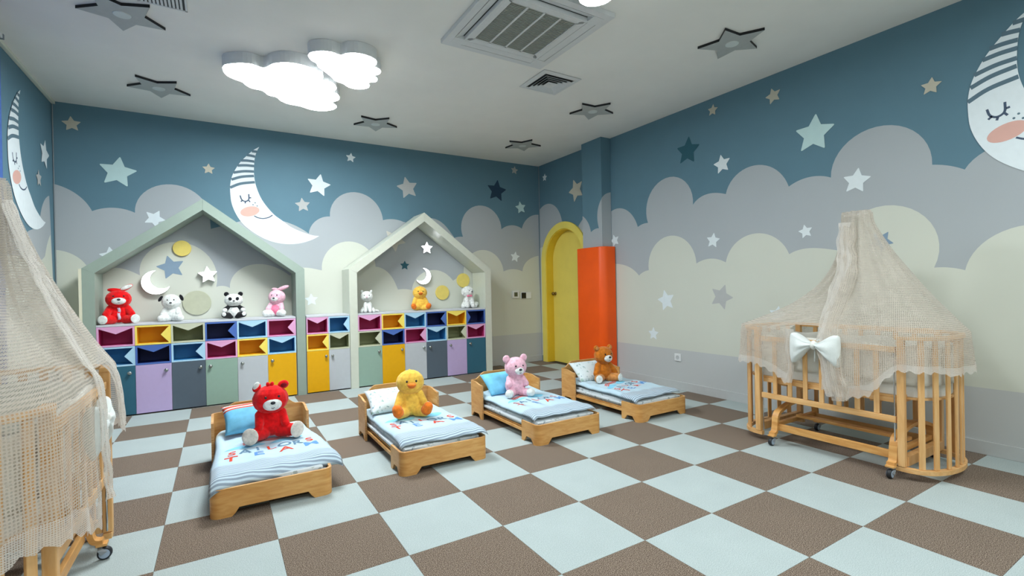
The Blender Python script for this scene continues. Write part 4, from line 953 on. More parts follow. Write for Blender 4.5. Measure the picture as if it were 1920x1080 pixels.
# shelf, left house
def rabbit_ears(hp, Rt):
    return [('ear', [(hp(-.06, .0, .22), (.15, .06, .055), Rt @ roty(.1))], red), ('ear', [(hp(.13, -.01, .275), (.16, .045, .06), Rt @ roty(-.55))], red), ('inner_ear', [(hp(.14, -.045, .29), (.13, .03, .05), Rt @ roty(-.45))], wht)]
toy('red_plush_rabbit', (-1.612, 3.665, SZ), .15, .355, [red], 'red plush rabbit with one flopped white lined ear, leftmost on the shelf', 'plush toy', GS, muzzle=(wht, (.125, .06, .085), -.045, noseb), ears=rabbit_ears,
    pads=((.36, -.42, .135), (.115, .022, .125), wht, .35), eyes=(.09, .775))
bpy.context.view_layer.update()
t = [o for o in C.objects if o.name == 'red_plush_rabbit'][0]
bm = nb(); S = .355
for (x0_, x1_, z0_, z1_) in ((-.03, .035, .12, .46),):
    vs = []
    for k in range(9):
        z = z0_+(z1_-z0_)*k/8; y = -.165-.02*sin(k)-.03*(1-abs(k-4)/4)
        vs.append((bm.verts.new((x0_*S+.003*sin(k*1.3), y*S, z*S)), bm.verts.new((x1_*S+.004*sin(k*1.3), y*S, z*S))))
    for a, b in zip(vs, vs[1:]): bm.faces.new((a[0], a[1], b[1], b[0]))
o = obj('scarf', bm, mat('lilac_scarf', '#cfc4d8', .85, .05), t, True); md = o.modifiers.new('t', 'SOLIDIFY'); md.thickness = .006
def dog_ears(hp, Rt): return [('ear', [(hp(-.235, 0, .10), (.045, .05, .10), Rt @ roty(.55))], blk), ('ear', [(hp(.235, 0, .12), (.05, .05, .105), Rt @ roty(-.35))], blk)]
toy('white_plush_dog', (-1.170, 3.66, SZ), 0, .30, [wht], 'white plush dog with black ears on the shelf, second toy from the left', 'plush toy', GS, head=(0, -.02, .70, .225, .21, .235), muzzle=(wht, (.10, .06, .075), -.06, noseb), ears=dog_ears, eyes=(.075, .76),
    arm=[((.17, -.02, .43), (.24, -.18, .25), .10, .09, 0)], leg=[((.13, -.08, .13), (.27, -.30, .13), .13, .12, 0)])
def panda_ears(hp, Rt):
    o = [('ear', [(hp(.18*s, .02, .20), (.075, .045, .075), Rt)], blk) for s in (-1, 1)]
    o += [('eye_patch', [(hp(.09*s, -.185, .045), (.05, .03, .06), Rt @ roty(.5*s))], blk) for s in (-1, 1)]
    return o
toy('plush_panda', (-.590, 3.67, SZ), 0, .295, [wht, blk], 'black and white plush panda on the shelf of the sage house frame', 'plush toy', GS, head=(0, -.02, .71, .245, .21, .215), muzzle=(wht, (.10, .055, .065), -.05, noseb), ears=panda_ears, belly=0,
    arm=[((.13, .0, .47), (.30, -.16, .36), .09, .08, 1), ((.30, -.18, .34), (.305, -.2, .33), .085, .085, 0)], leg=[((.12, -.06, .12), (.31, -.24, .16), .12, .11, 1)], pads=((.33, -.335, .19), (.075, .03, .08), wht, .4), eyes=(.09, .755), extra=[((0, .0, .46), (.19, .15, .07), 1)])
def pinkrab(hp, Rt): return [('ear', [(hp(.17, .0, .27), (.19, .05, .06), Rt @ roty(-.32))], pale), ('ear', [(hp(-.05, .04, .23), (.12, .05, .05), Rt @ roty(.2))], pale)]
toy('pink_plush_rabbit', (-.150, 3.70, SZ), -.35, .335, [pale, pkd, wht], 'pink plush rabbit with an ear stuck out to the right, rightmost on the left shelf', 'plush toy', GS, head=(.03, -.02, .69, .215, .20, .22), muzzle=(wht, (.09, .055, .065), -.06, noseb), ears=pinkrab, belly=1, turn=-.15,
    arm=[((.16, -.02, .44), (.22, -.18, .28), .085, .085, 0)], leg=[((.13, -.08, .12), (.27, -.28, .13), .125, .12, 2)], eyes=(.07, .745))
# shelf, right house
def cat_ears(hp, Rt): return [('ear', [(hp(.15*s, 0, .19), (.045, .03, .06), Rt @ roty(.3*s))], wht) for s in (-1, 1)]
toy('white_plush_cat', (.92, 3.68, SZ), -.25, .285, [wht], 'white plush cat sitting at the left end of the cream house shelf', 'plush toy', GS, head=(-.04, -.12, .74, .21, .185, .205), muzzle=(wht, (.085, .04, .06), -.05, pale), ears=cat_ears, torso=(.21, .24, .26),
    arm=[((.09, -.16, .40), (.10, -.27, .08), .085, .075, 0)], leg=[((.15, .05, .14), (.26, -.18, .08), .14, .08, 0)], extra=[((.2, .2, .1), (.45, .0, .06), .06, .05, 0)], eyes=(.085, .78))
duck_kw = dict(torso=(.27, .20, .27), arm=[((.18, -.02, .46), (.27, -.10, .27), .10, .085, 0)], leg=[((.13, -.08, .12), (.27, -.27, .11), .12, .08, 0), ((.29, -.32, .16), (.31, -.34, .20), .105, .10, 1)], eyes=(.075, .765))
def duck(loc, rz, Hs, label, group, **k):
    kw = dict(duck_kw); kw.update(k)
    t, part, hp, Rt = toy('plush_duck', loc, rz, Hs, [yelp, orp], label, 'plush toy', group, head=(0, -.02, .72, .225, .205, .225), **kw)
    part('beak', [(hp(0, -.235, -.02), (.095, .085, .045), Rt), (hp(0, -.215, -.06), (.075, .06, .035), Rt)], orp)
    part('head_tuft', [(hp(-.01, .0, .23), (.03, .03, .05), Rt), (hp(.02, .01, .225), (.025, .025, .04), Rt)], yelp)
duck((1.625, 3.66, SZ), -.22, .335, 'small yellow plush duck in the middle of the cream house shelf', GS)
def poodle_ears(hp, Rt): return [('ear', [(hp(.19*s, .03, .0), (.06, .07, .13), Rt)], wht) for s in (-1, 1)]
toy('white_plush_poodle', (2.37, 3.69, SZ), -.1, .325, [wht], 'fluffy white plush poodle with a pink bow, rightmost on the shelves', 'plush toy', GS, head=(-.03, -.06, .72, .21, .20, .215), muzzle=(wht, (.09, .08, .07), -.03, noseb), ears=poodle_ears, torso=(.22, .24, .27), turn=.35,
    arm=[((.12, -.14, .40), (.13, -.27, .09), .10, .09, 0)], leg=[((.15, .02, .15), (.27, -.14, .10), .15, .11, 0)], extra=[((.10, .22, .2), (.42, .10, .16), .12, .11, 0)], eyes=(.07, .765))
t = [o for o in C.objects if o.name == 'white_plush_poodle'][0]; bm = nb()
for s in (-1, 1): ell(bm, (-.01+.022*s, -.095, .178), (.02, .008, .014), 12, 8)
ell(bm, (-.01, -.10, .178), (.007, .007, .008), 10, 6); obj('bow', bm, pkd, t, True)
# bed toys
BZ = .215
def bear_hat(hp, Rt):
    return [('ear', [(hp(.17, .0, .21), (.085, .05, .07), Rt @ roty(-.2))], red), ('inner_ear', [(hp(.17, -.03, .205), (.05, .03, .04), Rt)], dkr), ('ear', [(hp(-.17, .02, .20), (.06, .05, .075), Rt @ roty(.5))], red), ('inner_ear', [(hp(-.18, -.01, .24), (.04, .035, .065), Rt @ roty(.6))], wht),
            ('head_tuft', [(hp(-.03, -.02, .235), (.03, .03, .045), Rt @ roty(-.3)), (hp(.02, -.02, .24), (.03, .03, .04), Rt @ roty(.3))], red)]
toy('red_plush_bear', (-.437, 1.10, BZ), .06, .375, [red], 'large red plush bear with cream foot soles sitting on the leftmost bed', 'plush toy', GB, head=(0, -.02, .70, .235, .215, .225), muzzle=(wht, (.12, .06, .09), -.055, noseb), ears=bear_hat, eyes=(.085, .765),
    leg=[((.15, -.08, .12), (.36, -.27, .13), .13, .115, 0)], pads=((.385, -.378, .155), (.135, .024, .150), crm, .38), arm=[((.18, -.02, .43), (.22, -.20, .26), .09, .07, 0)])
t = [o for o in C.objects if o.name == 'red_plush_bear'][0]
duck((.56, 1.06, BZ), -.2, .375, 'large yellow plush duck sitting on the second bed', GB, leg=[((.13, -.08, .12), (.26, -.26, .11), .125, .09, 0), ((.29, -.30, .17), (.32, -.33, .24), .115, .10, 1)])
toy('pink_plush_bear', (1.62, 1.18, BZ), -.22, .375, [pale, wht], 'pale pink plush bear with white feet on the third bed', 'plush toy', GB, head=(0, -.02, .72, .215, .195, .215), muzzle=(wht, (.09, .06, .075), -.06, noseb), ears=round_ears(.185, .18, .085, pale), turn=.15,
    arm=[((.17, -.02, .44), (.22, -.15, .32), .08, .075, 0)], leg=[((.12, -.08, .11), (.24, -.26, .12), .10, .10, 0), ((.27, -.32, .13), (.28, -.34, .13), .105, .10, 1)], eyes=(.075, .765))
toy('brown_plush_bear', (2.72, 1.20, BZ), -.2, .375, [brn, wht, brl], 'caramel brown plush bear on the rightmost bed', 'plush toy', GB, head=(0, -.02, .72, .215, .195, .215), muzzle=(wht, (.095, .075, .08), -.055, noseb), ears=round_ears(.18, .18, .07, brn, brl), turn=.15,
    arm=[((.18, -.02, .44), (.30, -.12, .24), .09, .08, 0)], leg=[((.14, -.08, .11), (.31, -.25, .12), .12, .11, 2)], pads=((.33, -.34, .125), (.095, .024, .11), wht, .35), eyes=(.075, .765))

# ================================================================ CRIBS
beech = wood('beech_wood', '#d6a264', '#e6bb82', (10, 10, 1.2), .4); beech_h = wood('beech_rail', '#d6a264', '#e6bb82', (1.2, 10, 10), .4)
chrome = mat('chrome_rod', '#c8ccce', .15, .01, metal=1); tyre = mat('caster_tyre', '#25292e', .5, .02); hub = mat('caster_hub_blue_grey', '#9fb0c4', .35, .02); forkm = mat('caster_fork_grey', '#8b9298', .35, .02)
quilt = mat('quilted_white_cotton', '#dcdcd4', .9, .03, 15, .35, 45, sheen=.2, bdist=.01); matw = mat('crib_mattress_white', '#e0e1dc', .9, .02, 12, .2, 60, bdist=.006)
CA, CB, CE = .462, .292, .185     # half length of the straight part, half width, depth of the rounded ends
def end_arc(s, n=22, grow=0):
    """rounded end of the crib at u = s*CA, from the front corner to the back corner"""
    return [(s*(CA+(CE+grow)*max(0, sin(pi*k/n))**.8), -(CB+grow)*cos(pi*k/n)) for k in range(n+1)]
def stadium(grow=0, n=22):
    return [(u, v) for u, v in end_arc(1, n, grow)]+[(u, v) for u, v in end_arc(-1, n, grow)][::-1]
def lacef(base, hole_scale, thick, dense):
    """open crochet cloth: uv in metres, round holes in rows, soft woven noise"""
    def f(nt, N, L, b):
        uv = N.new('ShaderNodeUVMap'); uv.uv_map = 'uv'
        mp = N.new('ShaderNodeMapping'); mp.inputs['Scale'].default_value = (hole_scale, hole_scale, 1); L.new(uv.outputs[0], mp.inputs[0])
        v = N.new('ShaderNodeTexVoronoi'); v.inputs['Scale'].default_value = 1; v.inputs['Randomness'].default_value = .12; L.new(mp.outputs[0], v.inputs['Vector'])
        lt = N.new('ShaderNodeMath'); lt.operation = 'LESS_THAN'; lt.inputs[1].default_value = thick; L.new(v.outputs['Distance'], lt.inputs[0])
        w_ = N.new('ShaderNodeTexNoise'); w_.inputs['Scale'].default_value = 9; w_.inputs['Detail'].default_value = 2; L.new(uv.outputs[0], w_.inputs['Vector'])
        gt = N.new('ShaderNodeMapRange'); gt.inputs[1].default_value = .38; gt.inputs[2].default_value = .62; gt.inputs[3].default_value = .45; gt.inputs[4].default_value = 1; L.new(w_.outputs[0], gt.inputs[0])
        mu = N.new('ShaderNodeMath'); mu.operation = 'MULTIPLY'; L.new(lt.outputs[0], mu.inputs[0]); L.new(gt.outputs[0], mu.inputs[1])
        ad = N.new('ShaderNodeMath'); ad.operation = 'MULTIPLY_ADD'; ad.inputs[1].default_value = 1-dense[1]; ad.inputs[2].default_value = dense[1]; ad.use_clamp = True
        L.new(mu.outputs[0], ad.inputs[0])
        out = N['Material Output']; tr = N.new('ShaderNodeBsdfTransparent'); tl = N.new('ShaderNodeBsdfTranslucent'); m1 = N.new('ShaderNodeMixShader'); m2 = N.new('ShaderNodeMixShader')
        nz = N.new('ShaderNodeTexNoise'); nz.inputs['Scale'].default_value = 60; L.new(uv.outputs[0], nz.inputs['Vector'])
        cr = N.new('ShaderNodeValToRGB'); cr.color_ramp.elements[0].color = srgb(base)[0:3]+[1]; cr.color_ramp.elements[0].color = [x*.86 for x in srgb(base)]+[1]; cr.color_ramp.elements[1].color = srgb(base)+[1]; L.new(nz.outputs[0], cr.inputs[0])
        L.new(cr.outputs[0], b.inputs['Base Color']); L.new(cr.outputs[0], tl.inputs[0]); b.inputs['Roughness'].default_value = .95; b.inputs['Specular IOR Level'].default_value = .05; b.inputs['Sheen Weight'].default_value = .2
        bp = N.new('ShaderNodeBump'); bp.inputs['Strength'].default_value = .5; bp.inputs['Distance'].default_value = .003; L.new(v.outputs['Distance'], bp.inputs['Height']); L.new(bp.outputs[0], b.inputs['Normal'])
        m1.inputs[0].default_value = .35; L.new(b.outputs[0], m1.inputs[1]); L.new(tl.outputs[0], m1.inputs[2])
        L.new(ad.outputs[0], m2.inputs[0]); L.new(m1.outputs[0], m2.inputs[1]); L.new(tr.outputs[0], m2.inputs[2]); L.new(m2.outputs[0], out.inputs[0])
        ad2 = dense[0]
    return f
netm = node_mat('crochet_net', lacef('#e2dace', 95, .32, (1, .24)))
lacem = node_mat('lace_trim', lacef('#efebe4', 140, .27, (1, .2)))
CANU = .10
def make_crib(loc, rz, label, stand=(0, 0)):
    t = empty('baby_crib', loc, rz)
    for su in (-1, 1):
        for sv in (-1, 1):
            bm = nb(); u, v = su*CA, sv*CB; box(bm, u-.019, u+.019, v-.019, v+.019, .075, .86, .004); obj('post', bm, beech, t)
        bm = nb(); P = [(u, v, .868) for u, v in end_arc(su)]; P = [(su*(CA-.03), P[0][1], .868)]+P+[(su*(CA-.03), P[-1][1], .868)]
        band(bm, P, .020, .034); o = obj('top_rail', bm, beech_h, t)
        bm = nb(); P = [(u, v, .060) for u, v in end_arc(su)]; P = [(su*(CA-.03), P[0][1], .060)]+P+[(su*(CA-.03), P[-1][1], .060)]
        band(bm, P, .026, .034); obj('bottom_rail', bm, beech_h, t)
        A = end_arc(su, 60)
        Ls = [0]
        for a, b in zip(A, A[1:]): Ls.append(Ls[-1]+math.dist(a, b))
        for k in range(1, 9):
            target = Ls[-1]*(k/9.0); i = next(i for i, l in enumerate(Ls) if l >= target)
            u, v = A[i]; u2, v2 = A[min(i+1, len(A)-1)]; ang = atan2(v2-v, u2-u)
            bm = nb(); box(bm, -.016, .016, -.006, .006, .074, .857, .003); R_ = Matrix.Rotation(ang, 4, 'Z'); bmesh.ops.transform(bm, matrix=Matrix.Translation((u, v, 0)) @ R_, verts=bm.verts)
            obj('slat', bm, beech, t)
        bm = nb(); box(bm, su*CA-.012, su*CA+.012, -CB, CB, .47, .515, .003); obj('end_beam', bm, beech, t)
        bm = nb(); box(bm, su*(CA+.005)-.02, su*(CA+.005)+.02, -CB+.02, CB-.02, .075, .135, .003); obj('lower_cross_beam', bm, beech, t)
        bm = nb(); tube(bm, [(su*(CA-.036), -CB-.001, .09), (su*(CA-.036), -CB-.001, .80)], .0042, 8); obj('guide_rod', bm, chrome, t)
    # long sides: the front one slides down on its rods
    for sv, zt, zb in ((-1, .792, .357), (1, .868, .21)):
        v = sv*CB
        g = obj('front_side' if sv < 0 else 'back_side', box(nb(), -CA+.027, CA-.027, v-.010, v+.010, zt-.018, zt+.018, .004), beech_h, t)
        obj('lower_rail', box(nb(), -CA+.027, CA-.027, v-.010, v+.010, zb-.020, zb+.020, .004), beech_h, g)
        for k in range(7):
            u = -.33+.11*k; obj('slat', box(nb(), u-.015, u+.015, v-.006, v+.006, zb+.021, zt-.019, .002), beech, g)
    bm = nb(); prism(bm, stadium(-.03), 'z', .488, .500); obj('mattress_board', bm, beech_h, t)
    for sv in (-1, 1): obj('board_beam', box(nb(), -CA+.02, CA-.02, sv*(CB-.035)-.01, sv*(CB-.035)+.01, .455, .487, .003), beech_h, t)
    for k in range(5):
        u = -.3+.15*k; obj('bed_slat', box(nb(), u-.03, u+.03, -CB+.05, CB-.05, .440, .454), beech, t)
    # swinging base on four casters
    su0, sv0 = stand
    for u in (-.375+su0, .375+su0):
        prof = [(-.335, .088), (-.318, .088), (-.298, .10), (-.288, .135), (-.282, .185), (-.268, .222), (-.235, .244), (-.12, .276), (0, .288)]
        P = prof+[(-a, z) for a, z in prof[:-1]][::-1]; P = [(p.x, p.y) for p in spline(P, 4)]
        bm = nb(); band(bm, [(u, a+sv0, z) for a, z in P], .044, .022, (1, 0, 0)); fr = obj('rocker_leg', bm, birch, t)
        obj('leg_brace', box(nb(), u-.015, u+.015, -.26+sv0, .26+sv0, .135, .165, .003), birch, t)
        for sv in (-1, 1):
            v = sv*.325+sv0
            obj('foot_block', box(nb(), u-.024, u+.024, v-.026, v+.016, .068, .080, .003), birch, t)
            bm = nb(); tube(bm, [(u, v, .050), (u, v, .0675)], .007, 8)
            band(bm, [(u-.017, v-.014, .032), (u-.015, v-.002, .052), (u, v, .056), (u+.015, v-.002, .052), (u+.017, v-.014, .032)], .026, .003, (0, 1, .4)); cs = obj('caster', bm, forkm, t)
            bm = nb(); lathe(bm, [(.022, -.013), (.0275, -.011), (.029, 0), (.0275, .011), (.022, .013)], u, v-.014, .0295, 24, 'x'); obj('tyre', bm, tyre, cs, True)
            bm = nb(); lathe(bm, [(.0205, -.0145), (.021, -.0125), (.021, .0125), (.0205, .0145)], u, v-.014, .0295, 20, 'x'); obj('hub', bm, hub, cs)
    for sv in (-1, 1): obj('stretcher', box(nb(), -.36+su0, .36+su0, sv*.262-.011+sv0, sv*.262+.011+sv0, .105, .155, .004), birch, t)
    obj('centre_beam', box(nb(), -.36+su0, .36+su0, -.03+sv0, .03+sv0, .168, .19, .004), birch, t)
    # canopy pole behind the crib with a small arch at its head
    bm = nb(); tube(bm, [(CANU, CB+.022, .52), (CANU, CB+.022, 1.40), (CANU, CB-.03, 1.54), (CANU, .12, 1.66), (CANU, .02, 1.682)], .008, 8); obj('canopy_pole', bm, mat('white_pole', '#e2e2dc', .4), t, True)
    bm = nb(); tube(bm, [(CANU+.07*cos(a), .0+.035*sin(a), 1.69) for a in [2*pi*k/20 for k in range(20)]], .006, 6, closed=True); obj('canopy_hoop', bm, mat('white_pole', '#e2e2dc', .4), t, True)
    return tag(t, label, 'crib', 'beech wood cribs with net canopies')
def wav(bm, f): 
    for v in bm.verts: v.co += f(v.co)
def crib_mattress(loc, rz, label):
    bm = nb(); prism(bm, stadium(-.045, 14), 'z', .5005, .575); bmesh.ops.triangulate(bm, faces=[f for f in bm.faces if len(f.verts) > 4], ngon_method='EAR_CLIP')
    o = tag(obj('crib_mattress', bm, matw, None, False, loc), label, 'mattress', 'white crib mattresses'); o.rotation_euler.z = rz
    md = o.modifiers.new('b', 'BEVEL'); md.width = .02; md.segments = 3; md.limit_method = 'ANGLE'; md.angle_limit = radians(60)
    return o
def bumper(loc, rz, label, open_front):
    """padded liner standing inside the rails"""
    bm = nb(); S_ = stadium(-.026, 26); rows = []; n_ = len(S_)
    P = [Vector((a, b, 0)) for a, b in S_]
    pp = []
    for i in range(n_):
        a, b = P[i], P[(i+1) % n_]; m_ = max(1, int((b-a).length/.03))
        pp += [a.lerp(b, k/m_) for k in range(m_)]
    n_ = len(pp)
    for j in range(9):
        z = .577+.235*j/8; r_ = []
        for i in range(n_):
            p = pp[i]; nn = Vector((p.x*.2, p.y, 0)).normalized(); w_ = .006*noise.noise(Vector((p.x*14, p.y*14, z*9)))+.004*sin(j/8*pi)
            zz = z+(.010*sin(i*.55) if j == 8 else 0)
            r_.append(bm.verts.new((p.x-nn.x*w_, p.y-nn.y*w_, zz)))
        rows.append(r_)
    for A, B in zip(rows, rows[1:]):
        for i in range(n_): bm.faces.new((A[i], A[(i+1) % n_], B[(i+1) % n_], B[i]))
    o = tag(obj('crib_bumper', bm, quilt, None, True, loc), label, 'crib liner', 'quilted white crib liners'); o.rotation_euler.z = rz
    md = o.modifiers.new('t', 'SOLIDIFY'); md.thickness = .014; md.offset = -1
    return o
def canopy(loc, rz, label, apex, open_u, hemf, seed=0, zrim=.892, front_drop=None):
    """net hung from the hoop: flows down to the rim, over it and down outside as a skirt with a lace hem"""
    G = .040; ring = []
    # perimeter of the rim, starting at the front opening and going round
    base = []
    A = end_arc(1, 40, G); B = end_arc(-1, 40, G)[::-1]
    full = A+[B[0]]+B[1:]
    pp = []
    for i in range(len(full)):
        a = Vector(full[i]); b = Vector(full[(i+1) % len(full)]); m_ = max(1, int((b-a).length/.012))
        pp += [a.lerp(b, k/m_) for k in range(m_)]
    # rotate so that the list begins at open_u on the front side
    i0 = min(range(len(pp)), key=lambda i: abs(pp[i].x-open_u[1])+(10 if pp[i].y > -CB else 0)); pp = pp[i0:]+pp[:i0]; pp.append(pp[0].copy())
    i1 = min(range(len(pp)), key=lambda i: abs(pp[i].x-open_u[0])+(10 if pp[i].y > -CB or i < 20 else 0))
    N_ = len(pp); au, av, az = apex
    Ls = [0]
    for a, b in zip(pp, pp[1:]): Ls.append(Ls[-1]+(b-a).length)
    tot = Ls[-1]
    UP, DN = 34, 22
    bm = nb(); uvl = bm.loops.layers.uv.new('uv'); grid = []; uvs = []
    for i, p in enumerate(pp):
        th = atan2(p.y, p.x*.62); s_ = Ls[i]/tot
        tx, ty = au+.082*cos(th)*(1+.08*sin(9*th)), av+.05*sin(th)*(1+.2*sin(11*th))
        f1 = sin(s_*2*pi*15+seed)+.6*sin(s_*2*pi*27+seed*2+1.3); fold = .55*f1
        # gathered net falls steeper on the long slope side
        ex = 1.35+1.9*sstep((au+.25-p.x)/.6)
        col = []; uvc = []
        hem = hemf(p.x, p.y)
        # closed above the rim: the two edges meet there, and part below it
        near = min(i, N_-1-i)
        for k in range(UP+1):
            t_ = k/UP; w_ = t_**ex
            x = tx+(p.x-tx)*w_; y = ty+(p.y-ty)*w_; z = az-(az-zrim)*t_
            if k < 3: z = az+.012*(1-k/3)-(.02*(k/3))
            am = .020*max(0, sin(pi*min(1, t_*1.02)))**.8*(1-.55*t_)+.003
            nrm = Vector((cos(th)*.6, sin(th), 0)).normalized(); q = nrm*fold*am
            col.append((x+q.x, y+q.y, z+.004*noise.noise(Vector((i*.07, k*.2, seed)))))
            uvc.append((Ls[i]*(.35+.65*t_), z))
        for k in range(1, DN+1):
            t_ = k/DN; z = zrim-(zrim-hem)*t_; out = .004+.020*t_+.014*t_*sin(s_*2*pi*19+seed*3)+.006*noise.noise(Vector((i*.05, k*.15, seed+4)))
            nrm = Vector((p.x/(CA+CE)*.8 if abs(p.x) > CA else 0, p.y/CB, 0)).normalized()
            if k == DN: z += .010*sin(s_*2*pi*62)
            col.append((p.x+nrm.x*out, p.y+nrm.y*out, z)); uvc.append((Ls[i], z))
        grid.append([bm.verts.new(c_) for c_ in col]); uvs.append(uvc)
    LB = 4                                           # last rows are the lace hem
    fs = []
    for i in range(N_-1):
        skip = (i >= i1)                             # the gap of the opening
        for k in range(UP+DN):
            if skip and k >= UP-1: continue
            try: f = bm.faces.new((grid[i][k], grid[i+1][k], grid[i+1][k+1], grid[i][k+1]))
            except ValueError: continue
            f.material_index = 1 if k >= UP+DN-LB else 0; fs.append(f)
            for lp, (a, b) in zip(f.loops, ((i, k), (i+1, k), (i+1, k+1), (i, k+1))): lp[uvl].uv = uvs[a][b]
    # top cap
    bmesh.ops.delete(bm, geom=[v for v in bm.verts if not v.link_faces], context='VERTS')
    o = obj('canopy_net', bm, [netm, lacem], None, True, loc); o.rotation_euler.z = rz
    # cap of gathered cloth over the hoop
    bm = nb(); uvl = bm.loops.layers.uv.new('uv'); c0 = bm.verts.new((au, av, az+.016)); ring = []
    for k in range(48):
        a = 2*pi*k/48; ring.append(bm.verts.new((au+.084*cos(a)*(1+.08*sin(9*a)), av+.052*sin(a)*(1+.2*sin(11*a)), az+.010+.004*sin(7*a))))
    for k in range(48):
        f = bm.faces.new((c0, ring[k], ring[(k+1) % 48]))
        for lp in f.loops: lp[uvl].uv = (lp.vert.co.x, lp.vert.co.y)
    obj('gathered_cap', bm, netm, o, True)
    def ruffle(path, wd, name, m_, amp=.012, face=(0, -1, 0), fr=60):
        """narrow gathered strip along a path"""
        P = spline(path, 10); bm = nb(); uvl = bm.loops.layers.uv.new('uv'); rows = []; L_ = 0
        for i, p in enumerate(P):
            a = P[max(i-1, 0)]; b = P[min(i+1, len(P)-1)]; tdir = (b-a).normalized(); sd = tdir.cross(Vector(face)).normalized(); L_ += (p-a).length
            r_ = []; fr2 = fr*.45; wob = noise.noise(Vector((L_*9, fr, 0)))
            for k in range(7):
                q = k/6-.5; r_.append((bm.verts.new(p+sd*wd*(q*(1+.5*wob)+.10*noise.noise(Vector((L_*7, 3, fr))))+Vector(face)*amp*(.8*sin(L_*fr2+k*1.1)*wob*2+1.2*cos(q*pi)+.7*sin(q*14))), (wd*q, L_)))
            rows.append(r_)
        for A_, B_ in zip(rows, rows[1:]):
            for k in range(6):
                f = bm.faces.new((A_[k][0], A_[k+1][0], B_[k+1][0], B_[k][0]))
                for lp, q in zip(f.loops, (A_[k], A_[k+1], B_[k+1], B_[k])): lp[uvl].uv = q[1]
        return obj(name, bm, m_, o, True)
    o['_r'] = 0; del o['_r']
    tag(o, label, 'canopy net', 'beige crochet canopies over the cribs')
    return o, ruffle
def bow(loc, rz, label, w_=.30, fat=1.0):
    """stuffed fabric bow: two pleated lobes and a knot; faces -y"""
    t = empty('fabric_bow', loc, rz)
    bwm = mat('white_bow_cotton', '#dfe6e4', .9, .02, 25, .35, 160, sheen=.25, bdist=.003)
    for s in (-1, 1):
        bm = nb(); n_, m_ = 26, 28; rings = []
        for i in range(n_+1):
            q = i/n_; x = s*(.012+q*w_*.5); hh = .020+.088*sstep(q*1.15)*(1 if q < .93 else 1-.35*((q-.93)/.07)**2); zc = -.030*q if True else 0
            th = (.014+.046*sin(pi*min(1, .12+.83*q))**.9)*fat
            if i == n_: hh *= .82; th *= .3
            r_ = []
            for k in range(m_):
                a = 2*pi*k/m_; cz = sin(a); cy = cos(a)
                pl = 1+.24*(1-q)*sin(7*a+1)+.05*noise.noise(Vector((q*4, a, s)))
                yv = -abs(cy)**.8*(1 if cy > 0 else -1)*th*pl
                r_.append(bm.verts.new((x, yv, zc+hh*(abs(cz)**.85)*(1 if cz > 0 else -1)*(1+.05*sin(3*a)))))
            rings.append(r_)
        for A_, B_ in zip(rings, rings[1:]):
            for k in range(m_): bm.faces.new((A_[k], A_[(k+1) % m_], B_[(k+1) % m_], B_[k]))
        bm.faces.new(rings[0]); bm.faces.new(rings[-1]); bmesh.ops.recalc_face_normals(bm, faces=bm.faces[:])
        obj('bow_lobe', bm, bwm, t, True)
    bm = nb(); ell(bm, (0, -.012, .0), (.022, .030, .032), 16, 12); obj('knot', bm, mat('bow_knot_lace', '#e4e6e0', .9, .05, 40, .5, 200), t, True)
    bm = nb(); tube(bm, [(.02, -.01, .03), (.05, .0, .05), (.075, .01, .075)], .004, 6); tube(bm, [(0, 0, -.03), (-.002, .005, -.07), (.0, .0, -.115)], .0035, 6); obj('tie_string', bm, bwm, t, True)
    return tag(t, label, 'bow', 'white fabric bows on the cribs')
RC_, RZ_ = (3.150, -.893, 0), -pi/2
LC_, LZ_ = (-1.506, -.070, 0), pi/2
make_crib(RC_, RZ_, 'light beech crib with rounded slatted ends at the right wall', (.045, -.015)); crib_mattress(RC_, RZ_, 'white mattress inside the crib by the right wall'); bumper(RC_, RZ_, 'quilted white liner inside the crib by the right wall', 0)
make_crib(LC_, LZ_, 'light beech crib in the left foreground, cut off by the frame', (-.05, .04)); crib_mattress(LC_, LZ_, 'white mattress inside the left foreground crib'); bumper(LC_, LZ_, 'quilted white liner inside the left foreground crib', 0)
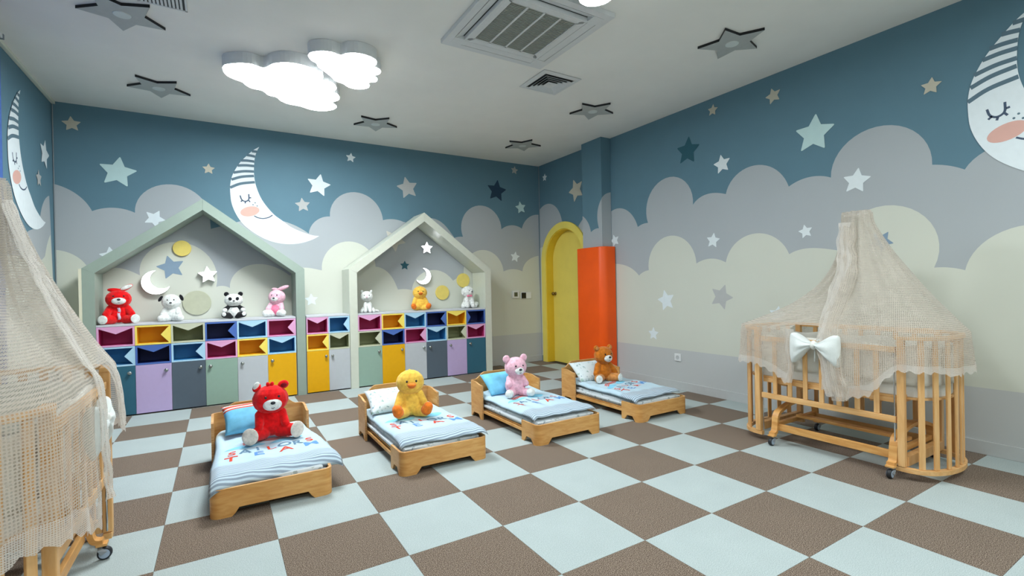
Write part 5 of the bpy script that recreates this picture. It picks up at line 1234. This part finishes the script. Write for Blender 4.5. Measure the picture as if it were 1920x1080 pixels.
def hem_r(u, v):
    if v < -CB*.8:                       # front of the crib
        z = .60-.12*sstep((u+.45)/.3)+.19*sstep((u-.28)/.2)
        return z-.03*math.exp(-((u-.17)/.08)**2)
    if u > CA*.9: return .655
    if u < -CA*.9: return .60
    return .50
o, ruf = canopy(RC_, RZ_, 'beige crochet net canopy draped over the crib by the right wall', (.105, .0, 1.705), (-.19, .035), hem_r, 1.0)
# the bunched edge of the opening falls down the front
ruf([(.06, -.05, 1.64), (.055, -.075, 1.52), (.085, -.125, 1.40), (.085, -.17, 1.28), (.05, -.21, 1.10), (.035, -.27, .96), (.04, -.345, .85), (.075, -.36, .62), (.105, -.365, .45)], .085, 'lace_edge', lacem, .014, (0, -1, 0), 55)
ruf([(.075, -.045, 1.62), (.085, -.08, 1.50), (.11, -.125, 1.38), (.12, -.17, 1.25), (.09, -.22, 1.08), (.07, -.28, .95), (.085, -.35, .84), (.12, -.365, .60), (.15, -.37, .43)], .11, 'net_fold', netm, .018, (.1, -1, 0), 38)
ruf([(-.19, -.338, .885), (-.20, -.345, .75), (-.18, -.352, .62), (-.20, -.36, .50)], .05, 'lace_edge', lacem, .010, (0, -1, 0), 60)
def hem_l(u, v):
    if v < -CB*.8: return .46-.14*sstep((u+.6)/.5) if u < .2 else .56
    if u > CA*.9: return .60
    if u < -CA*.9: return .44
    return .50
o, ruf = canopy(LC_, LZ_, 'beige crochet net canopy draped over the left foreground crib', (.10, .0, 1.69), (.0, .40), hem_l, 2.2)
ruf([(.11, -.05, 1.62), (.14, -.11, 1.40), (.19, -.18, 1.20), (.27, -.25, 1.02), (.37, -.325, .885), (.41, -.35, .74), (.40, -.36, .60)], .08, 'lace_edge', lacem, .012, (0, -1, 0), 50)
ruf([(.09, -.05, 1.60), (.08, -.125, 1.35), (.04, -.22, 1.12), (.01, -.30, .95), (-.015, -.345, .86), (-.02, -.36, .60), (-.015, -.37, .40)], .09, 'lace_edge', lacem, .012, (0, -1, 0), 50)
bow((2.795, -.882, .785), -pi/2, 'white fabric bow tied to the front of the crib by the right wall')
bow((-1.178, .02, .70), pi/2, 'white fabric bow on the side of the left foreground crib, seen edge on', .25, .7)
